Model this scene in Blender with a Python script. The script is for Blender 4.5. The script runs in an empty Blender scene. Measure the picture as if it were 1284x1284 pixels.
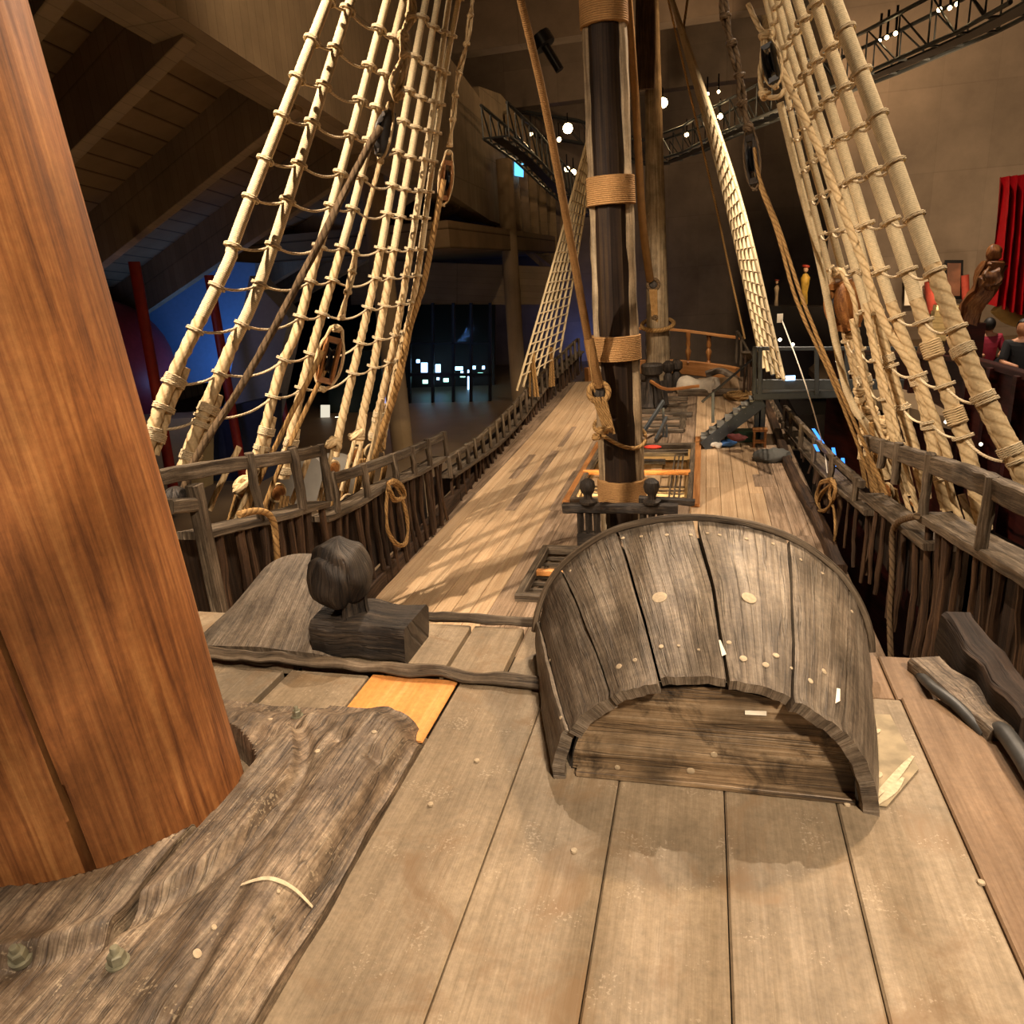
import bpy, math, random
from mathutils import Vector, Matrix, noise
from mathutils.bvhtree import BVHTree
random.seed(7)
rnd = random.uniform
SC = bpy.context.scene
COL = SC.collection
PI = math.pi

# ------------------------------------------------------------------ camera
FPX = 930.0
EYE = Vector((0, 0, 1.75))
nf = Vector((243, -317, FPX)).normalized()
dn = Vector((202, 2883, FPX)); dn = (dn - nf * dn.dot(nf)).normalized()
rt = dn.cross(nf)

def ray(x, y):
    v = Vector((x - 642.0, y - 642.0, FPX))
    return Vector((v.dot(rt), v.dot(nf), -v.dot(dn)))

def P(x, y, X=None, Y=None, Z=None):
    r = ray(x, y)
    if X is not None: t = (X - EYE.x) / r.x
    elif Y is not None: t = (Y - EYE.y) / r.y
    else: t = (Z - EYE.z) / r.z
    return EYE + r * t

def proj(p):
    q = Vector(p) - EYE
    v = rt * 0
    cx = q.x * rt.x + q.y * nf.x - q.z * dn.x
    cy = q.x * rt.y + q.y * nf.y - q.z * dn.y
    cz = q.x * rt.z + q.y * nf.z - q.z * dn.z
    return (642 + cx / cz * FPX, 642 + cy / cz * FPX, cz)

def dz(Y):
    return -2.45 + (max(0, Y - 14) ** 2) * 0.0022

def Pd(x, y, h=0.0):
    z = -2.45 + h
    for _ in range(12):
        p = P(x, y, Z=z); z = dz(p.y) + h
    return p

def near_line(x, y, A, B):
    r = ray(x, y).normalized(); d = (B - A).normalized(); w = EYE - A
    b = r.dot(d); den = 1 - b * b
    t = (b * w.dot(d) - w.dot(r)) / den
    return EYE + r * t

cam = bpy.data.cameras.new('camera'); cam.sensor_width = 36; cam.lens = FPX / 1284 * 36
cam.clip_start = 0.05; cam.clip_end = 300
co = bpy.data.objects.new('camera', cam); COL.objects.link(co)
ix = Vector((rt.x, nf.x, -dn.x)); iy = Vector((rt.y, nf.y, -dn.y)); iz = Vector((rt.z, nf.z, -dn.z))
co.matrix_world = Matrix(((ix.x, -iy.x, -iz.x, 0), (ix.y, -iy.y, -iz.y, 0), (ix.z, -iy.z, -iz.z, 1.75), (0, 0, 0, 1)))
SC.camera = co

# ------------------------------------------------------------------ mesh builder
def catmull(pts, step):
    pts = [Vector(p) for p in pts]
    if len(pts) < 3:
        a, b = pts[0], pts[-1]; n = max(1, int((b - a).length / step))
        return [a.lerp(b, i / n) for i in range(n + 1)]
    out = []
    for i in range(len(pts) - 1):
        p0 = pts[i - 1] if i else pts[0] * 2 - pts[1]
        p1, p2 = pts[i], pts[i + 1]
        p3 = pts[i + 2] if i + 2 < len(pts) else p2 * 2 - p1
        n = max(1, int((p2 - p1).length / step))
        for k in range(n):
            t = k / n
            out.append(0.5 * ((2 * p1) + (p2 - p0) * t + (2 * p0 - 5 * p1 + 4 * p2 - p3) * t * t + (3 * p1 - p0 - 3 * p2 + p3) * t ** 3))
    out.append(pts[-1])
    return out

def frames(pts, up=None):
    fr = []; n = None
    for i, p in enumerate(pts):
        d = (pts[min(i + 1, len(pts) - 1)] - pts[max(i - 1, 0)])
        d = d.normalized() if d.length > 1e-9 else Vector((0, 0, 1))
        if up is not None:
            n = up - d * up.dot(d)
            if n.length < 1e-4: n = d.orthogonal()
            n.normalize()
        else:
            if n is None: n = d.orthogonal().normalized()
            else:
                n = n - d * n.dot(d)
                n = n.normalized() if n.length > 1e-6 else d.orthogonal().normalized()
        fr.append((d, n, d.cross(n)))
    return fr

class M:
    def __init__(s): s.v = []; s.f = []; s.uv = []
    def grid(s, rows, us=None, vs=None, closed=False, flip=False):
        b = len(s.v); nr = len(rows); nc = len(rows[0])
        for r in rows: s.v.extend(r)
        m = nc if closed else nc - 1
        for i in range(nr - 1):
            for j in range(m):
                j2 = (j + 1) % nc
                q = [b + i * nc + j, b + i * nc + j2, b + (i + 1) * nc + j2, b + (i + 1) * nc + j]
                u0 = us[j] if us else j / m; u1 = (us[j + 1] if us else (j + 1) / m)
                v0 = vs[i] if vs else i; v1 = vs[i + 1] if vs else i + 1
                t = [(u0, v0), (u1, v0), (u1, v1), (u0, v1)]
                if flip: q.reverse(); t.reverse()
                s.f.append(q); s.uv.append(t)
        return b
    def ngon(s, idx, sc=1.0):
        s.f.append(list(idx)); s.uv.append([(s.v[i][0] * sc, (s.v[i][1] + s.v[i][2]) * sc) for i in idx])
    def tube(s, pts, r, seg=8, caps=True, lobes=0, pitch=.2, step=None, smooth_pts=False):
        if step: pts = catmull(pts, step)
        else: pts = [Vector(p) for p in pts]
        fr = frames(pts); n = len(pts); L = 0; vs = []; rows = []
        for i, p in enumerate(pts):
            if i: L += (p - pts[i - 1]).length
            vs.append(L)
            ri = r(i / max(1, n - 1)) if callable(r) else (r[i] if isinstance(r, (list, tuple)) else r)
            d, a, c = fr[i]; row = []
            for k in range(seg):
                th = 2 * PI * k / seg; q = ri
                if lobes: q = ri * (.78 + .26 * abs(math.cos(lobes / 2 * th - lobes * PI * L / pitch)))
                row.append(p + (a * math.cos(th) + c * math.sin(th)) * q)
            rows.append(row)
        us = [k / seg for k in range(seg + 1)]
        b = s.grid(rows, us, vs, closed=True)
        if caps:
            s.ngon([b + k for k in range(seg)][::-1]); s.ngon([b + (n - 1) * seg + k for k in range(seg)])
        return s
    def sweep(s, pts, w, h, up=Vector((0, 0, 1)), rough=0.0, step=None, ch=.12, taper=None, nsc=6.0):
        pts = catmull(pts, step) if step else [Vector(p) for p in pts]
        fr = frames(pts, Vector(up)); L = 0; vs = []; rows = []; n = len(pts)
        c = ch * min(w, h)
        sec = [(-w/2 + c, -h/2), (w/2 - c, -h/2), (w/2, -h/2 + c), (w/2, h/2 - c), (w/2 - c, h/2), (-w/2 + c, h/2), (-w/2, h/2 - c), (-w/2, -h/2 + c)]
        us = [0]
        for k in range(8):
            a, b2 = sec[k], sec[(k + 1) % 8]; us.append(us[-1] + math.hypot(a[0] - b2[0], a[1] - b2[1]))
        for i, p in enumerate(pts):
            if i: L += (p - pts[i - 1]).length
            vs.append(L)
            d, upv, side = fr[i]; side = -side; k = taper(i / max(1, n - 1)) if taper else 1
            row = []
            for (a, b2) in sec:
                q = p + side * a * k + upv * b2 * k
                if rough: q = q + noise.noise_vector(q * nsc) * rough
                row.append(q)
            rows.append(row)
        b = s.grid(rows, us, vs, closed=True, flip=False)
        s.ngon([b + k for k in range(8)][::-1]); s.ngon([b + (n - 1) * 8 + k for k in range(8)])
        return s
    def lathe(s, c, prof, seg=16, axis=Vector((0, 0, 1)), rough=0.0):
        axis = Vector(axis).normalized(); a = axis.orthogonal().normalized(); e = axis.cross(a); c = Vector(c)
        rows = []; vs = []; L = 0
        for i, (r, z) in enumerate(prof):
            if i: L += math.hypot(r - prof[i-1][0], z - prof[i-1][1])
            vs.append(L)
            row = []
            for k in range(seg):
                th = 2 * PI * k / seg
                q = c + axis * z + (a * math.cos(th) + e * math.sin(th)) * max(r, 1e-4)
                if rough: q = q + noise.noise_vector(q * 7) * rough
                row.append(q)
            rows.append(row)
        R = max(p[0] for p in prof)
        b = s.grid(rows, [2 * PI * R * k / seg for k in range(seg + 1)], vs, closed=True)
        n = len(prof)
        s.ngon([b + k for k in range(seg)][::-1]); s.ngon([b + (n - 1) * seg + k for k in range(seg)])
        return s
    def prism(s, poly, ext):
        poly = [Vector(p) for p in poly]; ext = Vector(ext); n = len(poly); b = len(s.v)
        s.v.extend(poly); s.v.extend([p + ext for p in poly])
        e = (poly[1] - poly[0]).normalized(); nn = ext.normalized(); g = nn.cross(e)
        def uvp(i): q = s.v[i] - poly[0]; return (q.dot(g), q.dot(e))
        s.f.append([b + i for i in range(n)]); s.uv.append([uvp(b + i) for i in range(n)])
        f2 = [b + n + i for i in range(n)][::-1]; s.f.append(f2); s.uv.append([uvp(i) for i in f2])
        L = 0
        for i in range(n):
            j = (i + 1) % n; l = (poly[j] - poly[i]).length; w = ext.length
            s.f.append([b + j, b + i, b + n + i, b + n + j]); s.uv.append([(0, L + l), (0, L), (w, L), (w, L + l)]); L += l
        return s
    def box(s, c, sx, sy, sz, rz=0.0):
        c = Vector(c); m = Matrix.Rotation(rz, 3, 'Z')
        q = [c + m @ Vector((a * sx / 2, b * sy / 2, -sz / 2)) for a, b in ((-1, -1), (1, -1), (1, 1), (-1, 1))]
        return s.prism(q, (0, 0, sz))
    def ball(s, c, r, sc=(1, 1, 1), seg=16, rough=0.0, fn=None):
        c = Vector(c); rows = []; n = seg // 2 + 2
        for i in range(n + 1):
            ph = -PI / 2 + PI * min(max(i / n, .004), .996)
            row = []
            for k in range(seg):
                th = 2 * PI * k / seg
                d = Vector((math.cos(ph) * math.cos(th), math.cos(ph) * math.sin(th), math.sin(ph)))
                q = Vector((d.x * sc[0], d.y * sc[1], d.z * sc[2])) * r * (fn(d) if fn else 1)
                q = c + q
                if rough: q += noise.noise_vector(q * 9) * rough
                row.append(q)
            rows.append(row)
        b = s.grid(rows, [k / seg * 2 * PI * r for k in range(seg + 1)], [i * PI * r / n for i in range(n + 1)], closed=True)
        s.ngon([b + k for k in range(seg)][::-1]); s.ngon([b + n * seg + k for k in range(seg)])
        return s
    def torus(s, c, axis, R, r, seg=16, m=6, turns=1.0, rise=0):
        axis = Vector(axis).normalized(); a = axis.orthogonal().normalized(); e = axis.cross(a); c = Vector(c)
        n = max(3, int(seg * turns)); pts = []
        for i in range(n + 1):
            th = 2 * PI * turns * i / n
            pts.append(c + (a * math.cos(th) + e * math.sin(th)) * R + axis * rise * (i / n - .5))
        return s.tube(pts, r, m)
    def add(s, o):
        b = len(s.v); s.v.extend(o.v); s.f.extend([[b + i for i in f] for f in o.f]); s.uv.extend(o.uv); return s
    def bvh(s): return BVHTree.FromPolygons([tuple(v) for v in s.v], s.f)
    def build(s, name, mat, parent=None, smooth=True):
        me = bpy.data.meshes.new(name)
        me.from_pydata([tuple(v) for v in s.v], [], s.f)
        uvl = me.uv_layers.new(name='UVMap')
        flat = []
        for t in s.uv:
            for a in t: flat.extend(a)
        uvl.data.foreach_set('uv', flat)
        me.materials.append(mat)
        if smooth:
            me.polygons.foreach_set('use_smooth', [True] * len(me.polygons))
        me.validate(); me.update()
        o = bpy.data.objects.new(name, me); COL.objects.link(o)
        if smooth:
            try: me.set_sharp_from_angle(angle=math.radians(42))
            except Exception: pass
        if parent is not None:
            o.parent = parent
            if parent.type == 'EMPTY':
                o.matrix_parent_inverse = Matrix.Translation(-Vector(parent.location))
        return o

def hit(x, y, bvh, off=0.0):
    r = ray(x, y).normalized(); loc, nrm, i, d = bvh.ray_cast(EYE, r)
    if loc is None: return None, None
    if nrm.dot(r) > 0: nrm = -nrm
    return loc + nrm * off, nrm

def thing(name, loc, label, cat, group=None):
    o = bpy.data.objects.new(name, None); COL.objects.link(o); o.location = loc
    o.empty_display_size = .1
    return tag(o, label, cat, group)
def tag(o, label=None, cat=None, group=None, kind=None):
    if label: o['label'] = label
    if cat: o['category'] = cat
    if group: o['group'] = group
    if kind: o['kind'] = kind
    return o
def struct(o, label=None): o['kind'] = 'structure'; return tag(o, label)
def copy_tree(o, parent=None):
    c = o.copy(); COL.objects.link(c)
    if parent is not None: c.parent = parent
    for ch in [x for x in bpy.data.objects if x.parent == o]: copy_tree(ch, c)
    return c

# ------------------------------------------------------------------ materials
def lin(h):
    c = [int(h[i:i + 2], 16) / 255 for i in (0, 2, 4)]
    return tuple(((x / 12.92) if x <= .04045 else ((x + .055) / 1.055) ** 2.4) for x in c) + (1,)
class NT:
    def __init__(s, name):
        s.m = bpy.data.materials.new(name); s.m.use_nodes = True; s.t = s.m.node_tree; s.b = s.t.nodes['Principled BSDF']
    def n(s, ty, **k):
        o = s.t.nodes.new(ty)
        for a, v in k.items():
            if a in o.inputs: o.inputs[a].default_value = v
            else: setattr(o, a, v)
        return o
    def l(s, a, b): s.t.links.new(a, b)
def ramp(nt, stops):
    r = nt.n('ShaderNodeValToRGB'); e = r.color_ramp.elements
    while len(e) < len(stops): e.new(.5)
    for i, (p, c) in enumerate(stops): e[i].position = p; e[i].color = lin(c) if isinstance(c, str) else c
    return r
def wood(name, cols, su=14, sv=.9, rough=.62, bump=.25, island=.35, blotch=.5, bs=1.4, speck=None, spec=.3, detail=6, distort=.6, cracks=.0, stain=None, mottle=.16):
    """cols: dark, mid, light; grain runs along uv v"""
    nt = NT(name)
    uv = nt.n('ShaderNodeTexCoord'); geo = nt.n('ShaderNodeNewGeometry')
    add = nt.n('ShaderNodeVectorMath', operation='MULTIPLY_ADD'); add.inputs[1].default_value = (su, sv, 1)
    ro = nt.n('ShaderNodeVectorMath', operation='SCALE'); ro.inputs[0].default_value = (37, 91, 53)
    nt.l(geo.outputs['Random Per Island'], ro.inputs['Scale'])
    nt.l(uv.outputs['UV'], add.inputs[0]); nt.l(ro.outputs[0], add.inputs[2])
    g = nt.n('ShaderNodeTexNoise', Scale=1.0, Detail=detail, Roughness=.62, Distortion=distort); nt.l(add.outputs[0], g.inputs['Vector'])
    # fine fibres
    a2 = nt.n('ShaderNodeVectorMath', operation='MULTIPLY'); a2.inputs[1].default_value = (5, 1.6, 1); nt.l(add.outputs[0], a2.inputs[0])
    f = nt.n('ShaderNodeTexNoise', Scale=1.0, Detail=4, Roughness=.7); nt.l(a2.outputs[0], f.inputs['Vector'])
    obj = nt.n('ShaderNodeTexCoord')
    bl = nt.n('ShaderNodeTexNoise', Scale=bs, Detail=5, Roughness=.6); nt.l(obj.outputs['Object'], bl.inputs['Vector'])
    mx = nt.n('ShaderNodeMath', operation='MULTIPLY_ADD'); mx.inputs[1].default_value = .45; nt.l(f.outputs[0], mx.inputs[0])
    sc = nt.n('ShaderNodeMath', operation='MULTIPLY'); sc.inputs[1].default_value = .55; nt.l(g.outputs[0], sc.inputs[0]); nt.l(sc.outputs[0], mx.inputs[2])
    r = ramp(nt, [(.36, cols[0]), (.5, cols[1]), (.64, cols[2])]); nt.l(mx.outputs[0], r.inputs[0])
    # value: blotch and island
    bm = nt.n('ShaderNodeMapRange'); bm.inputs[1].default_value = .3; bm.inputs[2].default_value = .7; bm.inputs[3].default_value = 1 - blotch; bm.inputs[4].default_value = 1 + blotch * .5
    nt.l(bl.outputs[0], bm.inputs[0])
    im = nt.n('ShaderNodeMapRange'); im.inputs[3].default_value = 1 - island; im.inputs[4].default_value = 1 + island * .6
    nt.l(geo.outputs['Random Per Island'], im.inputs[0])
    mm = nt.n('ShaderNodeMath', operation='MULTIPLY'); nt.l(bm.outputs[0], mm.inputs[0]); nt.l(im.outputs[0], mm.inputs[1])
    vm = nt.n('ShaderNodeVectorMath', operation='SCALE'); nt.l(r.outputs[0], vm.inputs[0]); nt.l(mm.outputs[0], vm.inputs['Scale'])
    mo = nt.n('ShaderNodeTexNoise', Scale=38.0, Detail=6, Roughness=.75); nt.l(obj.outputs['Object'], mo.inputs['Vector'])
    mq = nt.n('ShaderNodeMapRange'); mq.inputs[1].default_value = .35; mq.inputs[2].default_value = .65; mq.inputs[3].default_value = 1 - mottle; mq.inputs[4].default_value = 1 + mottle * .6; nt.l(mo.outputs[0], mq.inputs[0])
    vq = nt.n('ShaderNodeVectorMath', operation='SCALE'); nt.l(vm.outputs[0], vq.inputs[0]); nt.l(mq.outputs[0], vq.inputs['Scale'])
    col = vq.outputs[0]
    if stain:
        s1 = nt.n('ShaderNodeTexNoise', Scale=2.3, Detail=6, Roughness=.7, Distortion=1.2); nt.l(obj.outputs['Object'], s1.inputs['Vector'])
        s2 = ramp(nt, [(.52, (0, 0, 0, 1)), (.66, (1, 1, 1, 1))]); nt.l(s1.outputs[0], s2.inputs[0])
        mxx = nt.n('ShaderNodeMix', data_type='RGBA'); nt.l(s2.outputs[0], mxx.inputs[0]); nt.l(col, mxx.inputs[6]); mxx.inputs[7].default_value = lin(stain); col = mxx.outputs[2]
    if speck:
        v = nt.n('ShaderNodeTexNoise', Scale=95.0, Detail=2, Roughness=.5); nt.l(obj.outputs['Object'], v.inputs['Vector'])
        v2 = nt.n('ShaderNodeTexNoise', Scale=7.0, Detail=3); nt.l(obj.outputs['Object'], v2.inputs['Vector'])
        ml = nt.n('ShaderNodeMath', operation='MULTIPLY'); nt.l(v.outputs[0], ml.inputs[0]); nt.l(v2.outputs[0], ml.inputs[1])
        s2 = ramp(nt, [(.37, (0, 0, 0, 1)), (.41, (1, 1, 1, 1))]); nt.l(ml.outputs[0], s2.inputs[0])
        hf_ = nt.n('ShaderNodeMath', operation='MULTIPLY'); hf_.inputs[1].default_value = .38; nt.l(s2.outputs[0], hf_.inputs[0]); mxx = nt.n('ShaderNodeMix', data_type='RGBA'); nt.l(hf_.outputs[0], mxx.inputs[0]); nt.l(col, mxx.inputs[6]); mxx.inputs[7].default_value = lin(speck); col = mxx.outputs[2]
    height = mx.outputs[0]
    if cracks:
        a3 = nt.n('ShaderNodeVectorMath', operation='MULTIPLY'); a3.inputs[1].default_value = (1.6, .8, 1); nt.l(add.outputs[0], a3.inputs[0])
        c = nt.n('ShaderNodeTexNoise', Scale=1.0, Detail=3, Distortion=.15); nt.l(a3.outputs[0], c.inputs['Vector'])
        ab = nt.n('ShaderNodeMath', operation='SUBTRACT'); ab.inputs[1].default_value = .5; nt.l(c.outputs[0], ab.inputs[0])
        aa = nt.n('ShaderNodeMath', operation='ABSOLUTE'); nt.l(ab.outputs[0], aa.inputs[0])
        cm = nt.n('ShaderNodeMapRange'); cm.inputs[2].default_value = .022; nt.l(aa.outputs[0], cm.inputs[0]); cm.inputs[3].default_value = 1 - cracks; cm.inputs[4].default_value = 1
        v3 = nt.n('ShaderNodeVectorMath', operation='SCALE'); nt.l(col, v3.inputs[0]); nt.l(cm.outputs[0], v3.inputs['Scale']); col = v3.outputs[0]
        hm = nt.n('ShaderNodeMath', operation='MULTIPLY'); nt.l(height, hm.inputs[0]); nt.l(cm.outputs[0], hm.inputs[1]); height = hm.outputs[0]
    nt.l(col, nt.b.inputs['Base Color'])
    rm = nt.n('ShaderNodeMapRange'); rm.inputs[1].default_value = .3; rm.inputs[2].default_value = .7; rm.inputs[3].default_value = rough + .12; rm.inputs[4].default_value = rough - .08
    nt.l(mx.outputs[0], rm.inputs[0]); nt.l(rm.outputs[0], nt.b.inputs['Roughness'])
    nt.b.inputs['Specular IOR Level'].default_value = spec
    bp = nt.n('ShaderNodeBump', Strength=bump, Distance=.02); nt.l(height, bp.inputs['Height']); nt.l(bp.outputs[0], nt.b.inputs['Normal'])
    return nt.m
def ropem(name, c1, c2, pitch=.12, strands=3, rough=.85, along=False, bump=.6):
    nt = NT(name); uv = nt.n('ShaderNodeTexCoord'); sp = nt.n('ShaderNodeSeparateXYZ'); nt.l(uv.outputs['UV'], sp.inputs[0])
    a = nt.n('ShaderNodeMath', operation='MULTIPLY'); a.inputs[1].default_value = 0 if along else strands; nt.l(sp.outputs[0], a.inputs[0])
    b = nt.n('ShaderNodeMath', operation='MULTIPLY_ADD'); b.inputs[1].default_value = 1 / pitch; nt.l(sp.outputs[1], b.inputs[0]); nt.l(a.outputs[0], b.inputs[2])
    f = nt.n('ShaderNodeMath', operation='FRACT'); nt.l(b.outputs[0], f.inputs[0])
    s = nt.n('ShaderNodeMath', operation='PINGPONG'); s.inputs[1].default_value = .5; nt.l(f.outputs[0], s.inputs[0])
    ob = nt.n('ShaderNodeTexCoord'); no = nt.n('ShaderNodeTexNoise', Scale=40, Detail=4); nt.l(ob.outputs['Object'], no.inputs['Vector'])
    no2 = nt.n('ShaderNodeTexNoise', Scale=3, Detail=3); nt.l(ob.outputs['Object'], no2.inputs['Vector'])
    r = ramp(nt, [(0, c2), (.22, c1)]); nt.l(s.outputs[0], r.inputs[0])
    m1 = nt.n('ShaderNodeMapRange'); m1.inputs[1].default_value = .3; m1.inputs[2].default_value = .7; m1.inputs[3].default_value = .72; m1.inputs[4].default_value = 1.18
    av = nt.n('ShaderNodeMath', operation='ADD'); nt.l(no.outputs[0], av.inputs[0]); nt.l(no2.outputs[0], av.inputs[1])
    hv = nt.n('ShaderNodeMath', operation='MULTIPLY'); hv.inputs[1].default_value = .5; nt.l(av.outputs[0], hv.inputs[0]); nt.l(hv.outputs[0], m1.inputs[0])
    v = nt.n('ShaderNodeVectorMath', operation='SCALE'); nt.l(r.outputs[0], v.inputs[0]); nt.l(m1.outputs[0], v.inputs['Scale'])
    nt.l(v.outputs[0], nt.b.inputs['Base Color']); nt.b.inputs['Roughness'].default_value = rough; nt.b.inputs['Specular IOR Level'].default_value = .15
    hh = nt.n('ShaderNodeMath', operation='ADD'); nt.l(s.outputs[0], hh.inputs[0]); nt.l(no.outputs[0], hh.inputs[1])
    bp = nt.n('ShaderNodeBump', Strength=bump, Distance=.01); nt.l(hh.outputs[0], bp.inputs['Height']); nt.l(bp.outputs[0], nt.b.inputs['Normal'])
    return nt.m
def plain(name, c, rough=.5, metal=0, noise_=.15, scale=8, emit=0, spec=.5, bump=.05, alpha=None):
    nt = NT(name)
    if emit:
        nt.b.inputs['Base Color'].default_value = (0, 0, 0, 1); nt.b.inputs['Emission Color'].default_value = lin(c); nt.b.inputs['Emission Strength'].default_value = emit; return nt.m
    ob = nt.n('ShaderNodeTexCoord'); no = nt.n('ShaderNodeTexNoise', Scale=scale, Detail=5); nt.l(ob.outputs['Object'], no.inputs['Vector'])
    m1 = nt.n('ShaderNodeMapRange'); m1.inputs[1].default_value = .3; m1.inputs[2].default_value = .7; m1.inputs[3].default_value = 1 - noise_; m1.inputs[4].default_value = 1 + noise_
    nt.l(no.outputs[0], m1.inputs[0]); v = nt.n('ShaderNodeVectorMath', operation='SCALE'); v.inputs[0].default_value = lin(c)[:3]; nt.l(m1.outputs[0], v.inputs['Scale'])
    nt.l(v.outputs[0], nt.b.inputs['Base Color']); nt.b.inputs['Roughness'].default_value = rough; nt.b.inputs['Metallic'].default_value = metal; nt.b.inputs['Specular IOR Level'].default_value = spec
    bp = nt.n('ShaderNodeBump', Strength=bump, Distance=.01); nt.l(no.outputs[0], bp.inputs['Height']); nt.l(bp.outputs[0], nt.b.inputs['Normal'])
    return nt.m
def concrete(name, c, board=.25, lift=2.4, axis_uv=True, dark=.6, lw=.02):
    """board marked concrete, marks run along uv v; lift joints along u"""
    nt = NT(name); uv = nt.n('ShaderNodeTexCoord'); sp = nt.n('ShaderNodeSeparateXYZ'); nt.l(uv.outputs['UV'], sp.inputs[0])
    def lines(o, per, w):
        d = nt.n('ShaderNodeMath', operation='DIVIDE'); d.inputs[1].default_value = per; nt.l(o, d.inputs[0])
        f = nt.n('ShaderNodeMath', operation='FRACT'); nt.l(d.outputs[0], f.inputs[0])
        g = nt.n('ShaderNodeMapRange'); g.inputs[1].default_value = 0; g.inputs[2].default_value = w / per; g.inputs[3].default_value = dark; g.inputs[4].default_value = 1; nt.l(f.outputs[0], g.inputs[0]); return g.outputs[0], d.outputs[0]
    a, da = lines(sp.outputs[0], board, lw); b, db = lines(sp.outputs[1], lift, .05)
    fl = nt.n('ShaderNodeMath', operation='FLOOR'); nt.l(da, fl.inputs[0]); fb = nt.n('ShaderNodeMath', operation='FLOOR'); nt.l(db, fb.inputs[0])
    cv = nt.n('ShaderNodeCombineXYZ'); nt.l(fl.outputs[0], cv.inputs[0]); nt.l(fb.outputs[0], cv.inputs[1])
    wn = nt.n('ShaderNodeTexWhiteNoise'); nt.l(cv.outputs[0], wn.inputs['Vector'])
    wm = nt.n('ShaderNodeMapRange'); wm.inputs[3].default_value = .88; wm.inputs[4].default_value = 1.06; nt.l(wn.outputs[0], wm.inputs[0])
    st = nt.n('ShaderNodeTexNoise', Scale=.5, Detail=6, Roughness=.65); nt.l(uv.outputs['Object'], st.inputs['Vector'])
    sm = nt.n('ShaderNodeMapRange'); sm.inputs[1].default_value = .3; sm.inputs[2].default_value = .7; sm.inputs[3].default_value = .72; sm.inputs[4].default_value = 1.15; nt.l(st.outputs[0], sm.inputs[0])
    x = a
    for o in (b, wm.outputs[0], sm.outputs[0]):
        m = nt.n('ShaderNodeMath', operation='MULTIPLY'); nt.l(x, m.inputs[0]); nt.l(o, m.inputs[1]); x = m.outputs[0]
    v = nt.n('ShaderNodeVectorMath', operation='SCALE'); v.inputs[0].default_value = lin(c)[:3]; nt.l(x, v.inputs['Scale'])
    nt.l(v.outputs[0], nt.b.inputs['Base Color']); nt.b.inputs['Roughness'].default_value = .9; nt.b.inputs['Specular IOR Level'].default_value = .2
    return nt.m

W_near = wood('quarterdeck_oak', ('7d6d56', '8b7a62', '96856d'), su=26, sv=2.2, rough=.55, bump=.16, island=.10, blotch=.36, bs=2.2, detail=8, distort=.2, mottle=.2, stain='7c664c', speck='b8a890', spec=.35)
W_nearbr = wood('brown_oak', ('6a5138', '7a6046', '896e52'), su=18, sv=1.2, rough=.55, bump=.2, island=.1, blotch=.35, spec=.35)
W_deck = wood('new_oak_deck', ('ab8a66', 'c2a27c', 'd2b590'), su=14, sv=.4, rough=.5, bump=.08, island=.16, blotch=.18, bs=.8, spec=.35)
W_deckold = wood('old_oak_deck', ('5c4a38', '8d755c', 'a8917a'), su=12, sv=.6, rough=.6, bump=.25, island=.25, blotch=.35, spec=.3)
W_grey = wood('weathered_grey_oak', ('2f261c', '5f5140', '8b7b66'), su=16, sv=1.1, rough=.62, bump=.55, island=.2, blotch=.35, bs=3, cracks=.5)
W_slab = wood('eroded_brown_oak', ('3d3127', '75634f', '97866f'), su=30, sv=2.6, rough=.52, bump=.4, island=.1, blotch=.6, bs=5, distort=.12, mottle=.4, speck='b5a284', cracks=.55, stain='4a3a2a', spec=.4)
W_hood = wood('silvered_oak_stave', ('4d4134', '7b6c5a', '9c8e7b'), su=26, sv=1.5, rough=.52, bump=.5, island=.3, blotch=.5, bs=4.5, distort=.2, mottle=.35, cracks=.45, spec=.45)
W_board = wood('stained_oak_board', ('3a2a1b', '8a7254', 'b09a7c'), su=12, sv=.9, rough=.5, bump=.5, island=.1, blotch=.7, bs=3.5, cracks=.5, stain='1d140c', spec=.45)
W_black = wood('blackened_oak', ('171310', '332b23', '574b3e'), su=18, sv=2.5, rough=.6, bump=.6, island=.15, blotch=.5, bs=4, cracks=.6, spec=.35)
W_mast = wood('orange_pine_mast', ('54301a', '87552e', 'a37142'), su=11, sv=.7, rough=.5, bump=.14, island=0, blotch=.4, bs=1.8, detail=7, distort=2.2, spec=.3)
W_core = wood('tarred_mast', ('1a120c', '2e2118', '45341f'), su=8, sv=.3, rough=.62, bump=.15, island=0, blotch=.35, spec=.25)
W_cheek = wood('pale_mast_fish', ('6e5a42', 'a08a6a', 'c0ad8e'), su=10, sv=.5, rough=.6, bump=.4, island=.1, blotch=.45, bs=2.5, cracks=.4)
W_new = wood('new_orange_pine', ('c9813c', 'dc9450', 'e8a868'), su=6, sv=.5, rough=.5, bump=.05, island=.05, blotch=.12, distort=1.5, spec=.3)
W_rail = wood('honey_pine', ('8f5a2c', 'b97c44', 'd19a63'), su=8, sv=.5, rough=.5, bump=.08, island=.1, blotch=.15)
W_dark = wood('dark_hull_oak', ('140e09', '2e2117', '4a3727'), su=12, sv=.8, rough=.7, bump=.5, island=.35, blotch=.5, cracks=.4)
W_brown = wood('brown_paling', ('261a12', '4a3524', '6e5238'), su=16, sv=.9, rough=.65, bump=.5, island=.4, blotch=.4, cracks=.5)
W_block = wood('elm_block', ('6b3c18', '9a6434', 'b98348'), su=14, sv=1.2, rough=.45, bump=.15, island=.05, blotch=.15, spec=.4)
W_maroon = wood('dark_red_panelling', ('1c0806', '32100b', '44180f'), su=6, sv=.6, rough=.45, bump=.08, island=.2, blotch=.2)
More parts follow.
